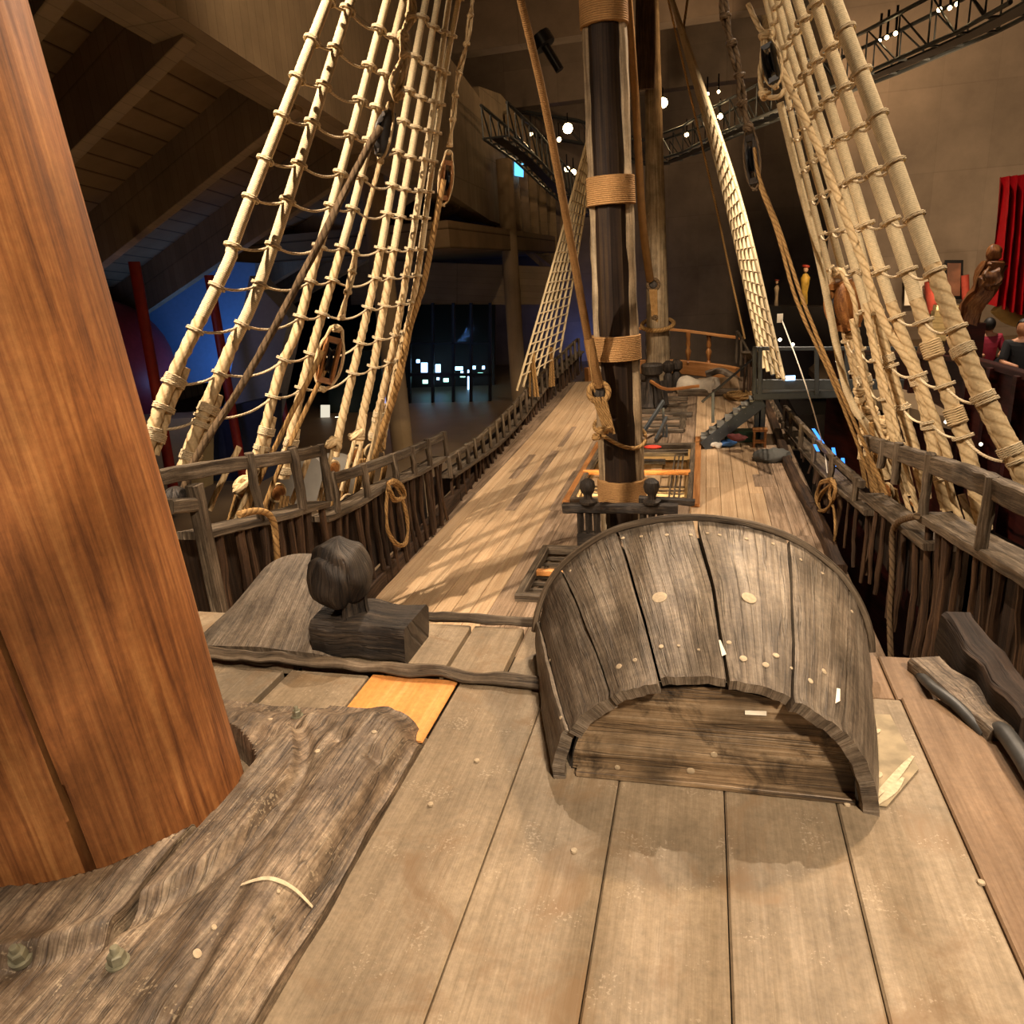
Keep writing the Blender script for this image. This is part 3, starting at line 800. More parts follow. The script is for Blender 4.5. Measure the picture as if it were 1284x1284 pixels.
# hatches
def coaming(h, label, hgt=.07, mat=W_grey, w=.11):
    x0, x1, y0, y1 = h; t = thing('hatch', ((x0 + x1) / 2, (y0 + y1) / 2, dz(y0)), label, 'hatch')
    for (a, b) in (((x0, y0), (x0, y1)), ((x1, y0), (x1, y1)), ((x0 - .05, y0), (x1 + .05, y0)), ((x0 - .05, y1), (x1 + .05, y1))):
        m = M(); m.sweep([Vector((a[0], a[1], dz(a[1]) + hgt / 2)), Vector((b[0], b[1], dz(b[1]) + hgt / 2))], w, hgt + .06, rough=.006, step=.25); m.build('coaming', mat, t)
    return t
h1 = coaming(HOLES[0], 'nearer dark hatch frame with grating, left behind the hood')
for i in range(7):
    y = 9.05 + i * .24
    m = M(); m.sweep([Vector((-2.38, y, -2.5)), Vector((-.3, y, -2.5))], .055, .05, rough=.006, step=.2); m.build('grating_bar', W_grey, h1)
for i in range(8):
    x = -2.3 + i * .28
    m = M(); m.sweep([Vector((x, 8.9, -2.56)), Vector((x, 10.6, -2.56))], .05, .05, rough=.006, step=.2); m.build('grating_bar', W_deckold, h1)
m = M(); m.sweep([Vector((-2.42, 9.75, -2.42)), Vector((-.3, 9.75, -2.42))], .09, .09, step=.5); o = m.build('new_batten', W_new); tag(o, 'orange new batten across the nearer hatch grating', 'batten')
h2 = coaming(HOLES[1], 'long open main hatch lit from below, behind the main mast')
m = M(); m.sweep([Vector((-2.48, 13.0, dz(13) + .05)), Vector((-2.48, 17.7, dz(17.7) + .05))], .12, .12, step=1); m.build('pale_border_plank', W_rail, h2)
m = M(); m.sweep([Vector((-.12, 13.0, dz(13) + .03)), Vector((-.12, 18.2, dz(18.2) + .05))], .14, .08, step=1); m.build('pale_border_plank', W_rail, h2)
for y, mt, w, zz in ((13.9, W_grey, .06, -.05), (14.15, W_grey, .05, -.05), (14.4, W_grey, .05, -.05), (16.9, W_grey, .10, .0), (17.15, W_grey, .08, 0)):
    m = M(); m.sweep([Vector((-2.3, y, dz(y) + zz)), Vector((-.34, y, dz(y) + zz))], w, w, rough=.01, step=.2); m.build('grating_bar', mt, h2)
for i in range(3):
    x = -.62 + i * .09
    m = M(); m.sweep([Vector((x, 13.3, dz(13.5) - .04)), Vector((x, 17.3, dz(17) - .02))], .035, .04, rough=.006, step=.3); m.build('grating_bar', W_grey, h2)
m = M(); m.sweep([Vector((-2.45, 15.0, dz(15) + .1)), Vector((-.25, 15.0, dz(15) + .1))], .10, .10, step=1); o = m.build('new_batten', W_new); tag(o, 'orange new batten across the main hatch behind the main mast', 'batten')
m = M(); m.sweep([Vector((-1.5, 16.0, dz(16) + .06)), Vector((-.8, 16.0, dz(16) + .06))], .16, .09, rough=.01, step=.1); o = m.build('loose_timber', W_black); tag(o, 'black timber lying across the main hatch', 'timber')
m = M(); m.ball((-1.15, 17.25, dz(17) + .08), .16, (1.3, .6, .3), 14); o = m.build('red_cushion', plain('red_cloth_pad', 'd8402a', .7)); tag(o, 'small red pad on the far bars of the main hatch', 'cushion')
m = M(); m.box((-1.35, 9.9, -2.95), 2.6, 2.6, .05); m.build('hatch_bottom', W_grey, h1, smooth=False)
# lower deck seen through hatches
m = M()
for i in range(12): plank_strip(m, -2.9 + i * .28, -2.62 + i * .28, 12.6, 18.6, -3.0 if i % 3 else -2.93, gap=.006, ny=2)
plank_strip(m, -2.8, .1, 12.6, 18.6, -3.1); m.box((-1.4, 18.4, -2.7), 3.2, .08, .5); m.box((-1.4, 10.8, -2.75), 2.6, .06, .5)
o = m.build('floor_lower_deck', W_deck, smooth=False); struct(o)
h3 = coaming(HOLES[2], 'dark foredeck hatch with heavy crossbars beyond the main hatch', w=.16)
for i in range(6):
    y = 19.15 + i * .42
    m = M(); m.sweep([Vector((-2.3, y, dz(y) + .03)), Vector((-.45, y, dz(y) + .03))], .2, .1, rough=.02, step=.15); m.build('crossbar', W_grey if i % 2 else W_deckold, h3)
m = M(); m.box((-1.4, 20.2, dz(19) - .6), 1.9, 2.4, .05); m.build('hatch_bottom', W_black, h3, smooth=False)

# ================================================================== MAIN MAST
MB = Vector((-1.27, 11.7, -2.45)); MD = Vector((-.0095, -.0544, 1))
def mast_at(z): return MB + MD * (z + 2.45)
mm = thing('main_mast', tuple(MB), 'dark mast with pale side cheeks and four rope bands standing amidships', 'mast')
ZT = 9.5
def mr(z): return .365 - .011 * (z + 2.45)
m = M(); rows = []; vs = []
for i in range(41):
    z = -2.45 + (ZT + 2.45) * i / 40; r = mr(z) * .86
    rows.append([mast_at(z) + Vector((math.cos(a) * r, math.sin(a) * r, 0)) for a in [2 * PI * (k + .5) / 10 for k in range(10)]]); vs.append(z)
m.grid(rows, [k * .2 for k in range(11)], vs, closed=True); m.build('mast_core', W_core, mm, smooth=False)
for sgn in (-1, 1):
    m = M(); rows = []; vs = []
    for i in range(121):
        z = -2.45 + (ZT + 2.45) * i / 120; r = mr(z); row = []
        for (a, b) in ((.66, -.45), (.97, -.30), (1.03, .0), (.95, .4), (.6, .5), (.55, 0)):
            q = mast_at(z) + Vector((sgn * a * r, b * r, 0)) + noise.noise_vector(Vector((sgn * 5 + a * 3, b * 3, z * 2.6))) * .018
            row.append(q)
        rows.append(row); vs.append(z)
    m.grid(rows, [0, .1, .2, .3, .4, .5, .6], vs, closed=True, flip=sgn < 0); m.build('side_cheek', W_cheek, mm)
def zpx(y, x=768):
    p = P(x, y, Y=11.35); return p.z
def wold(y0, y1):
    z0, z1 = zpx(y1), zpx(y0); m = M(); rows = []; n = 48; k = max(6, int((z1 - z0) / .026)); pr = []
    for i in range(k * 4 + 1):
        z = z0 + (z1 - z0) * i / (k * 4); r = mr(z) * 1.07 + .012 + .005 * abs(math.sin(PI * i / 4))
        rows.append([mast_at(z) + Vector((math.cos(a) * r * 1.0, math.sin(a) * r * .93, 0)) for a in [2 * PI * j / n for j in range(n)]])
    b = m.grid(rows, [j / n for j in range(n + 1)], [(z1 - z0) * i / (k * 4) for i in range(k * 4 + 1)], closed=True)
    # close top and bottom to the mast
    m.ngon([b + j for j in range(n)][::-1]); m.ngon([b + k * 4 * n + j for j in range(n)])
    m.build('rope_band', R_wold, mm)
for a, b in ((-40, 33), (221, 257), (422, 453), (606, 634)): wold(a, b)

# bitts at the mast foot
bt = thing('mast_bitts', (-1.2, 10.9, -2.45), 'dark crossbeam on slotted posts with two round carved heads in front of the main mast', 'bitts')
def yy(x, y): return P(x, y, Y=10.9)
m = M(); m.sweep([yy(706, 637), yy(760, 637), yy(850, 638)], .13, .15, rough=.012, step=.08, nsc=8); m.build('crossbeam', W_black, bt)
m = M(); m.sweep([yy(800, 631) + Vector((0, .2, 0)), yy(871, 635) + Vector((0, .2, 0))], .12, .09, rough=.01, step=.08); m.build('rear_beam', W_black, bt)
for px in (737, 817):
    c = yy(px, 620); m = M(); m.lathe(c - Vector((0, 0, .12)), [(.13, -.02), (.14, .02), (.07, .05), (.065, .12), (.10, .17), (.125, .24), (.11, .32), (.05, .37), (.01, .38)], 20, rough=.012)
    m.build('round_head', W_black, bt)
    for dx in (-.13, 0, .13):
        m = M(); a = c + Vector((dx, 0, -.2)); m.sweep([a, Vector((a.x, a.y, -2.45 + .22))], .055, .10, rough=.004, step=.1); m.build('post', W_black, bt)
    m = M(); m.box((c.x, c.y, -2.33), .36, .2, .24); m.build('post_foot', W_black, bt, smooth=False)

# ================================================================== BULWARKS
def poly_at(pl, t):
    d = [0]
    for a, b in zip(pl, pl[1:]): d.append(d[-1] + (b - a).length)
    L = t * d[-1]
    for i in range(len(pl) - 1):
        if L <= d[i + 1] + 1e-9:
            return pl[i].lerp(pl[i + 1], (L - d[i]) / max(1e-9, d[i + 1] - d[i]))
    return pl[-1].copy()
def bulwark(label, rail, shelf, X, posts, npal, side, rw=.09, rh=.13, sw=.30, sh=.07, foot=-2.42, lean=.0, xs=None, palmat=W_brown, pw=.075, backing=True):
    """rail/shelf: pixel polylines on the plane x = X (top edges); side -1 port, +1 starboard"""
    def pt(q): return P(q[0], q[1], X=(q[2] if len(q) > 2 else X))
    R = [pt(q) for q in rail] if rail else None; S = [pt(q) for q in shelf]
    t = thing('bulwark_section', (S[0].x, S[0].y, -2.45 if foot is None else foot), label, 'bulwark')
    if R:
        m = M(); m.sweep([p - Vector((0, 0, rh / 2)) for p in R], rw, rh, rough=.010, step=.12); m.build('top_rail', W_grey, t)
    m = M(); m.sweep([p + Vector((side * sw * .25, 0, -sh / 2)) for p in S], sw, sh, rough=.008, step=.12); m.build('pin_shelf', W_grey, t)
    if R:
        for u in posts:
            a = poly_at(R, u); 
            # shelf height under
            best = min((poly_at(S, k / 60) for k in range(61)), key=lambda q: abs(q.y - a.y))
            m = M(); w = rnd(.085, .11)
            m.sweep([Vector((a.x - side * .05, a.y, best.z - .01)), Vector((a.x - side * .045, a.y + rnd(-.02, .02), (best.z + a.z) / 2)), Vector((a.x - side * .04, a.y, a.z + rnd(.0, .04)))], w, w * .9, up=Vector((1, 0, 0)), rough=.012, step=.06, ch=.35, nsc=7); m.build('stanchion', W_grey, t)
    for i in range(npal):
        u = (i + .5 + rnd(-.25, .25)) / npal; a = poly_at(S, u); w = pw * rnd(.7, 1.25)
        x0 = a.x + side * .02; f = dz(a.y) if foot is None else foot
        m = M(); m.sweep([Vector((x0, a.y, a.z - sh)), Vector((x0 + side * rnd(-.02, .05), a.y + rnd(-.05, .05), (a.z + f) / 2)), Vector((x0 + side * lean, a.y + rnd(-.08, .08), f))], w, w * 1.0, up=Vector((1, 0, 0)), rough=.014, step=.12, ch=.3); m.build('paling', palmat, t)
    if backing:
        m = M(); n = 10; rows = []
        for k in range(4):
            rows.append([poly_at(S, i / n) * 1.0 + Vector((side * .42, 0, -.12 - ((poly_at(S, i / n).z - (dz(poly_at(S, i/n).y) if foot is None else foot)) - .12) * k / 3)) for i in range(n + 1)])
        rows2 = [[q + Vector((side * .06, 0, 0)) for q in r] for r in rows]
        m.grid(rows, [i * .4 for i in range(n + 1)], [0, .3, .6, .9]); m.grid(rows2, [i * .4 for i in range(n + 1)], [0, .3, .6, .9], flip=True)
        m.build('outer_planking', W_dark, t)
    return t, R, S
LA = bulwark('port bulwark section nearest the orange mast, with the thickest rail', [(150, 596), (190, 590), (290, 574), (350, 567), (404, 558)], [(246, 668), (300, 655), (350, 644), (407, 628)], -4.3, (.10, .52, .77, .97), 10, -1)
LB = bulwark('port bulwark section with a coiled rope on its rail, second from the orange mast', [(408, 596), (440, 587), (480, 573), (520, 558), (557, 541)], [(406, 648), (445, 630), (485, 606), (520, 592), (556, 572)], -4.45, (.02, .22, .45, .62, .78, .97), 17, -1)
LC = bulwark('long port bulwark sweeping up to the bow', [(560, 574, -4.6), (600, 547, -4.75), (640, 510, -4.85), (680, 465, -4.8), (724, 424, -4.5)], [(566, 595, -4.6), (620, 558, -4.75), (650, 528, -4.85), (690, 478, -4.8), (730, 440, -4.5)], -4.7, [i / 22 for i in range(23)], 40, -1, rw=.08, rh=.10, foot=None)
# foot wale along the port side
m = M(); m.sweep([q + Vector((-.02, 0, .10)) for q in LF[0:7]], .16, .26, rough=.014, step=.25); o = m.build('foot_wale', W_brown); tag(o, 'long dark foot timber along the port edge of the main deck', 'timber')
m = M(); m.sweep([q + Vector((.08, 0, .05)) for q in RF[1:]], .18, .18, rough=.02, step=.25); o = m.build('foot_wale', W_brown); tag(o, 'long dark foot timber along the starboard edge of the main deck', 'timber')
# squared post and bracket next to orange mast
t = thing('square_post', tuple(P(243, 720, X=-4.25)), 'squared pale post with an iron cap left of the port bulwark, beside the orange mast', 'post')
a = P(243, 608, X=-4.25); m = M(); m.sweep([a, Vector((a.x, a.y, -1.6))], .12, .12, up=Vector((1, 0, 0)), rough=.004, step=.2); m.build('upright', W_grey, t)
a = P(205, 636, X=-4.3); b = P(240, 632, X=-4.3); m = M(); m.sweep([a, b], .2, .12, rough=.006, step=.1); m.build('bracket', W_grey, t)
a = P(222, 630, X=-4.4); m = M(); m.ball(a + Vector((0, 0, .05)), .1, (1, 1.2, .9), 16, rough=.01); m.build('iron_cap', W_black, t)

RA = bulwark('starboard bulwark section nearest the right border, with thick rail and big posts', [(1330, 625), (1284, 612), (1232, 590), (1162, 568), (1088, 546)], [(1340, 745), (1284, 712), (1230, 682), (1160, 642)], 2.05, (.18, .46, .67, .80, .94), 10, 1, rw=.10, rh=.17, sw=.30, sh=.09, foot=-2.2, pw=.07)
RB = bulwark('short starboard shelf section where a thick rope hangs down', None, [(1168, 682), (1130, 652), (1086, 618)], 2.05, (), 7, 1, foot=-2.3, pw=.06)
RC = bulwark('starboard bulwark section with a coiled rope, beyond the thick rail', [(1082, 603), (1050, 575), (1015, 540), (985, 508)], [(1092, 640), (1050, 606), (1015, 570), (985, 535)], 2.0, (.02, .22, .42, .62, .82, .97), 15, 1, rw=.08, rh=.10, foot=-2.4, pw=.055)
RD = bulwark('far starboard bulwark running to the bow behind the steel platform', [(984, 530, 1.95), (965, 495, 1.9), (945, 452, 1.5), (926, 416, 1.1)], [(985, 560, 1.95), (965, 515, 1.9), (947, 470, 1.5), (932, 440, 1.1)], 1.9, [i / 12 for i in range(13)], 24, 1, rw=.07, rh=.09, foot=None)

# ================================================================== BOW
def yb(x, y, Y): return P(x, y, Y=Y)
br = thing('bow_rail', (-1.6, 30.5, dz(30)), 'curved honey coloured rail on turned balusters across the bow', 'rail')
top = [yb(735, 425, 29.2), yb(765, 416, 30.2), yb(800, 412, 30.6), yb(850, 414, 30.6), (yb(905, 421, 30.2)), yb(930, 424, 29.6)]
low = [yb(735, 462, 29.2), yb(765, 456, 30.2), yb(800, 452, 30.6), yb(850, 452, 30.6), (yb(905, 458, 30.2)), yb(925, 462, 29.6)]
m = M(); m.sweep(top, .16, .10, step=.3); m.build('hand_rail', W_rail, br)
m = M(); m.sweep([q - Vector((0, 0, .25)) for q in low], .22, .55, step=.3); m.build('lower_beam', W_rail, br)
for px in (812, 838, 863, 889):
    a = yb(px, 414 + abs(px - 830) * .06, 30.5); z0 = yb(px, 448, 30.5).z - .30; h = a.z - z0
    m = M(); m.lathe((a.x, a.y, z0), [(.08, 0), (.10, .08 * h), (.05, .14 * h), (.09, .3 * h), (.12, .42 * h), (.06, .52 * h), (.10, .62 * h), (.07, .8 * h), (.10, .9 * h), (.08, h)], 12); m.build('baluster', W_block if px > 840 else W_grey, br)
m = M(); m.sweep([yb(885, 470, 28.2), yb(905, 465, 28.2), yb(928, 478, 27.8)], .3, .25, rough=.03, step=.1, taper=lambda t: 1 - .4 * t); o = m.build('bow_timber', W_slab); tag(o, 'curved pale timber resting at the right end of the bow rail', 'timber')
q_ = catmull([Pd(850, 484, .2), Pd(866, 484, .24), Pd(885, 486, .2), Pd(903, 487, .2)], .12); m = M(); m.tube([a + noise.noise_vector(a * 2) * .06 for a in q_], lambda t: .30 * math.sqrt(max(.02, 1 - (2 * t - 1) ** 6)) * (1 + .2 * math.sin(t * 9)), 16); o = m.build('canvas_bundle', plain('canvas', 'c9bba5', .9, 0, .12)); tag(o, 'long pale canvas bundle lying on the bow deck', 'bundle')
m = M(); m.sweep([Pd(852, 492, .1), Pd(925, 492, .1)], .25, .22, rough=.02, step=.3); o = m.build('cross_timber', W_grey); tag(o, 'grey cross timber on the deck in front of the canvas bundle', 'timber')
# foremast
FB = Pd(826, 482); FD = Vector((-.01, -.045, 1))
def fm(z): return FB + FD * (z - FB.z)
ft = thing('foremast', tuple(FB), 'pale grey far mast standing at the bow', 'mast')
m = M(); rows = []; vs = []
for i in range(41):
    z = FB.z + 14 * i / 40; r = .40 - .006 * i
    rows.append([fm(z) + Vector((math.cos(a) * r, math.sin(a) * r, 0)) for a in [2 * PI * (k + .5) / 12 for k in range(12)]]); vs.append(z)
m.grid(rows, [k * .2 for k in range(13)], vs, closed=True); m.build('mast_pole', W_cheek, ft)
z0 = P(812, 130, Y=27.5).z
m = M(); m.sweep([fm(z0) + Vector((-.2, -.35, -.1)), fm(z0 + 1.5) + Vector((-.15, -.4, 0)), fm(z0 + 7) + Vector((-.1, -.4, 0))], .55, .25, up=Vector((0, -1, 0)), rough=.02, step=.5); m.build('brown_fish', W_brown, ft)
# capstan and logs
c = Pd(818, 512); cp = thing('capstan', tuple(c), 'dark ribbed capstan with a pale bar on the foredeck', 'capstan')
m = M(); m.lathe(c, [(.42, 0), (.42, .1), (.30, .2), (.24, .6), (.20, .95), (.30, 1.02), (.32, 1.25), (.28, 1.3)], 16); m.build('drum', W_black, cp)
for k in range(5):
    a = 2 * PI * k / 5; d = Vector((math.cos(a), math.sin(a), 0)); m = M(); m.sweep([c + d * .40 + Vector((0, 0, .1)), c + d * .30 + Vector((0, 0, .8))], .10, .16, step=.3); m.build('rib', W_black, cp)
m = M(); m.sweep([P(816, 478, Y=c.y - .2), P(836, 488, Y=c.y - .6), P(876, 484, Y=c.y)], .08, .08, step=.2); m.build('capstan_bar', W_block, cp)
for (x, y, s) in ((838, 478, 1), (848, 476, 1.1)):
    q = Pd(x, y + 14); m = M(); m.lathe(q, [(.16, 0), (.16, .5), (.10, .62), (.20, .72), (.20, .9), (.08, 1.0)], 12, rough=.01); o = m.build('timber_head', W_black)
    tag(o, 'dark bitt head right of the foremast, %s of two' % ('the left' if x < 840 else 'the right'), 'bitt')
for i, (x0, x1, y) in enumerate(((825, 862, 500), (822, 862, 508), (826, 868, 520), (806, 840, 517))):
    m = M(); m.sweep([Pd(x0, y, .06), Pd(x1, y, .06)], .2, .14, rough=.02, step=.2); o = m.build('deck_timber', W_grey)
    tag(o, ['weathered timber on the foredeck, farthest of the stack by the capstan', 'weathered timber on the foredeck, second from the bow end', 'weathered timber on the foredeck, nearest the steel rails', 'short dark timber at the foot of the capstan'][i], 'timber')
# ladder rails beside the mast
for i, (a, b) in enumerate((((800, 552), (832, 503)), ((822, 552), (836, 524)))):
    p = Pd(*a, .1); q = P(b[0], b[1], Y=p.y + .8); t = M(); t.sweep([p, q], .06, .10, step=1); t.sweep([q - Vector((0, .1, .15)), Vector((q.x, q.y - .1, dz(q.y) + .0))], .06, .06, up=Vector((1, 0, 0)), step=1)
    o = t.build('ladder_handrail', S_grey, smooth=False); tag(o, 'slanting grey steel handrail right of the main mast, %s' % ('the longer one' if i == 0 else 'the shorter one'), 'handrail')
# ================================================================== RIGGING
HM = Vector((-1.40, 10.97, 11.0))
def tan_at(pl, i): return (pl[min(i + 1, len(pl) - 1)] - pl[max(i - 1, 0)]).normalized()
def wpx(p, w): return w * proj(p)[2] / FPX / 2
class Rope:
    """poly line of world points from pixels, bottom first"""
    def __init__(s, px, X, H, ext=2.2):
        A = P(px[0][0], px[0][1], X=X); s.A = A
        pts = [A] + [near_line(x, y, A, H) for x, y in px[1:]]
        if ext:
            d = (pts[-1] - pts[-2]).normalized(); pts.append(pts[-1] + d * ext)
        s.p = pts; s.c = catmull(pts, .06)
    def at_z(s, z):
        for i in range(len(s.c) - 1):
            a, b = s.c[i], s.c[i + 1]
            if (a.z - z) * (b.z - z) <= 0 and abs(a.z - b.z) > 1e-9:
                return a.lerp(b, (z - a.z) / (b.z - a.z)), (b - a).normalized()
        return None, None
    def at_py(s, y):
        best = min(range(len(s.c) - 1), key=lambda i: abs(proj(s.c[i])[1] - y)); return s.c[best], (s.c[best + 1] - s.c[best]).normalized()
def ring_(m, c, d, R, r, n=2):
    for k in range(n): m.torus(c + d * (k - (n - 1) / 2) * r * 1.8, d, R, r, 16, 6)
def seizing(parent, c, d, R, h, mat, name='seizing'):
    m = M(); r = .008 + R * .06; n = max(2, int(h / (r * 1.9))); ring_(m, c, d, R, r, n)
    m.tube([c - d * h / 2, c + d * h / 2], R * .97, 14); return m.build(name, mat, parent)
def deadeye(parent, c, d, R, out):
    m = M(); ax = out.normalized(); m.lathe(c - ax * R * .35, [(R * .7, 0), (R * .95, R * .1), (R, R * .35), (R * .95, R * .6), (R * .7, R * .7)], 20, ax)
    o = m.build('deadeye', W_block if random.random() < .4 else W_grey, parent)
    m = M(); m.torus(c, ax, R * 1.08, R * .22, 20, 8); m.build('strop', R_twist, parent)
    return o

def shroud(px, X, w0, w1, label, group=None, H=HM, served=.5, turn=None, eye=None, side=-1, mat=R_light, seiz=True, ext=2.2, lan=None):
    rp = Rope(px, X, H, ext)
    t = thing('shroud_rope', tuple(rp.A), label, 'rope', group)
    n = len(rp.c)
    def rad(t_): q = rp.c[int(t_ * (n - 1) + .5)]; return wpx(q, w0 + (w1 - w0) * t_)
    k = int(n * served)
    # laid lower half, served upper half
    if k > 2:
        m = M(); m.tube(rp.c[:k + 1], [rad(i / (n - 1)) for i in range(k + 1)], 14, lobes=3, pitch=.34); m.build('laid_rope', R_twist, t)
    if k < n - 2:
        m = M(); m.tube(rp.c[k:], [rad((k + i) / (n - 1)) * .96 for i in range(n - k)], 12); m.build('served_rope', mat, t)
    if turn:
        c1, d1 = rp.at_py(turn); pts = [q for q in rp.c if q.z <= c1.z]
        sd = Vector((0, 1, 0)) if X < 0 else Vector((0, 1, 0))
        r = rad(0)
        sd = (sd - d1 * sd.dot(d1)).normalized()
        m = M(); pp = [q + sd * r * 1.95 for q in pts]
        if len(pp) > 3:
            m.tube(pp + [c1 + sd * r * 1.7 + d1 * .1], r * .92, 14, lobes=3, pitch=.34); m.build('turned_end', R_twist, t)
            L = len(pts)
            for f in (.97, .62, .28):
                i = min(L - 2, int(L * f)); cc = pts[i] + sd * r * .95; dd = tan_at(pts, i)
                m = M(); a = sd; ring_r = r * 2.05; hh = .10 if f != .62 else .05; nn = max(3, int(hh / .018))
                for q in range(nn):
                    pc = cc + dd * (q - nn / 2) * .018; ax2 = dd.cross(a).normalized(); lp = []
                    for z_ in range(17):
                        th = 2 * PI * z_ / 16; lp.append(pc + a * math.cos(th) * ring_r * 1.02 + ax2 * math.sin(th) * r * 1.2)
                    m.tube(lp, .011, 6, caps=False)
                m.build('seizing', R_thin, t)
    if eye:
        c, d = rp.c[0] - (rp.c[1] - rp.c[0]).normalized() * .08, (rp.c[1] - rp.c[0]).normalized()
        R = eye; outv = Vector((1, -.25, .2)) if side < 0 else Vector((-1, -.3, .2))
        outv = (outv - d * outv.dot(d)).normalized(); c = c - d * R
        deadeye(t, c, d, R, outv)
        c2 = c - d * (lan or .75); deadeye(t, c2, d, R, outv); ax = d.cross(outv).normalized()
        for q in (-1, 0, 1):
            for z_ in (-.1, .12):
                m = M(); m.tube([c + ax * q * R * .5 + outv * R * .45 - outv * z_, c2 + ax * (q + .35) * R * .5 + outv * R * .45 - outv * z_], .019, 8, lobes=3, pitch=.07, step=.03); m.build('lanyard', R_brown, t)
    return rp, t
LS = [
 ([(183, 566), (213, 480), (286, 330), (300, 285), (411, 0)], 17, 12, 'leftmost', 470, None),
 ([(228, 592), (250, 530), (288, 440), (335, 330), (440, 0)], 17, 11, 'second from the left', 505, None),
 ([(314, 596), (330, 545), (352, 462), (372, 415), (395, 330), (433, 196), (485, 0)], 13, 9, 'third from the left', 530, .10),
 ([(352, 600), (366, 540), (388, 450), (423, 330), (447, 244), (478, 112), (506, 0)], 12, 8.5, 'fourth from the left', 545, .10),
 ([(420, 572), (428, 530), (444, 461), (474, 330), (513, 112), (534, 0)], 11, 8, 'fifth from the left', None, .11),
 ([(448, 556), (455, 520), (469, 455), (491, 330), (530, 112), (549, 0)], 11, 7.5, 'sixth from the left', None, .11),
 ([(466, 552), (472, 526), (491, 444), (507, 360), (547, 112), (563, 0)], 10, 7, 'seventh from the left', 515, .09),
 ([(478, 560), (500, 450), (521, 360), (555, 112), (575, 0)], 9, 6.5, 'rightmost', None, .09)]
LR = []
for i, (px, w0, w1, nm, turn, eye) in enumerate(LS):
    rp, t = shroud(px, -5.0, w0, w1, 'pale port shroud rope by the orange mast, %s of eight' % nm, 'port main shrouds', served=.2 if i < 2 else .36, turn=turn, eye=eye)
    LR.append(rp)
def ratlines(RS, levels, sag, gname, lab, r=.013, knot=1.35, skip0=0, group=None, wk=(10, 8)):
    for li, z in enumerate(levels):
        pts = []; kn = []
        for j, rp in enumerate(RS):
            c, d = rp.at_z(z)
            if c is None: continue
            kn.append((c, d, j))
        if len(kn) < 2: continue
        path = []
        for (a, b) in zip(kn, kn[1:]):
            off = Vector((0, 0, 0)); L = (b[0] - a[0]).length
            for k in range(8):
                t = k / 8; q = a[0].lerp(b[0], t); q.z -= 4 * sag * L * t * (1 - t); path.append(q)
        path.append(kn[-1][0])
        tt = thing('ratline', tuple(kn[0][0]), lab(li, len(levels)).replace('thin pale ratline sagging across', 'ratline sagging across'), 'rope', group)
        m = M(); m.tube(path, r, 8, lobes=3, pitch=.06); m.build('line', R_thin, tt)
        for (c, d, j) in kn:
            R = wpx(c, wk[0] + (wk[1] - wk[0]) * j / len(RS)) * knot
            m = M(); ring_(m, c, d, R, r * .66, 2); m.build('hitch', R_thin, tt)
ORD = ['lowest', 'second', 'third', 'fourth', 'fifth', 'sixth', 'seventh', 'eighth', 'ninth', 'tenth', 'eleventh', 'twelfth', 'thirteenth', 'fourteenth']
lv = []
for y in (538, 478, 414, 362, 303, 249, 199, 146, 97, 50, 2):
    lv.append(LR[0].at_py(y)[0].z)
lv += [lv[-1] + .42, lv[-1] + .84]
ratlines(LR, lv, .085, 'port', lambda i, n: 'thin pale ratline sagging across the port shrouds beside the orange mast, %s' % (ORD[i] + ' from the rail' if i else 'lowest of them'), r=.014, group='port ratlines', wk=(15, 9))

# ---- starboard main shrouds
RS_ = [
 ([(1290, 610), (1283, 590), (1238, 503), (1202, 420), (1172, 341), (1148, 278), (1100, 146), (1045, 0)], 22, 18, 'rightmost and thickest', 430, None),
 ([(1236, 665), (1228, 640), (1214, 569), (1187, 491), (1166, 429), (1142, 353), (1121, 290), (1082, 179), (1046, 75), (1022, 0)], 19, 13, 'second from the right', None, None),
 ([(1190, 640), (1180, 600), (1157, 491), (1124, 399), (1091, 300), (1049, 161), (1020, 66), (1000, 0)], 15, 11, 'third from the right', 470, None),
 ([(1162, 625), (1146, 560), (1128, 500), (1100, 400), (1067, 269), (1022, 131), (999, 48), (985, 0)], 13, 9, 'fourth from the right', 440, None),
 ([(1140, 620), (1124, 560), (1108, 490), (1090, 405), (1070, 329), (1020, 158), (990, 60), (975, 0)], 12, 8, 'fifth from the right', None, .1),
 ([(1112, 600), (1096, 520), (1080, 450), (1055, 335), (1018, 200), (982, 60), (967, 0)], 11, 7, 'sixth from the right', 470, .1),
 ([(1088, 560), (1074, 480), (1060, 420), (1040, 340), (1003, 190), (974, 60), (960, 0)], 9, 6, 'leftmost', None, .09)]
RR = []
for i, (px, w0, w1, nm, turn, eye) in enumerate(RS_):
    rp, t = shroud(px, 2.7 if i < 2 else 2.6, w0, w1, 'pale starboard shroud rope at right, %s of seven' % nm, 'starboard main shrouds', served=.30, turn=turn, eye=eye, side=1)
    RR.append(rp)
lv = [RR[0].at_py(y)[0].z for y in (581, 503, 414, 339, 275, 206, 147, 93, 36)]
lv += [lv[-1] + .42, lv[-1] + .84]
ratlines(RR, lv, .09, 'starboard', lambda i, n: 'thin pale ratline sagging across the starboard shrouds at right, %s' % (ORD[i] + ' from the rail' if i else 'lowest of them'), r=.014, group='starboard ratlines', wk=(19, 8))
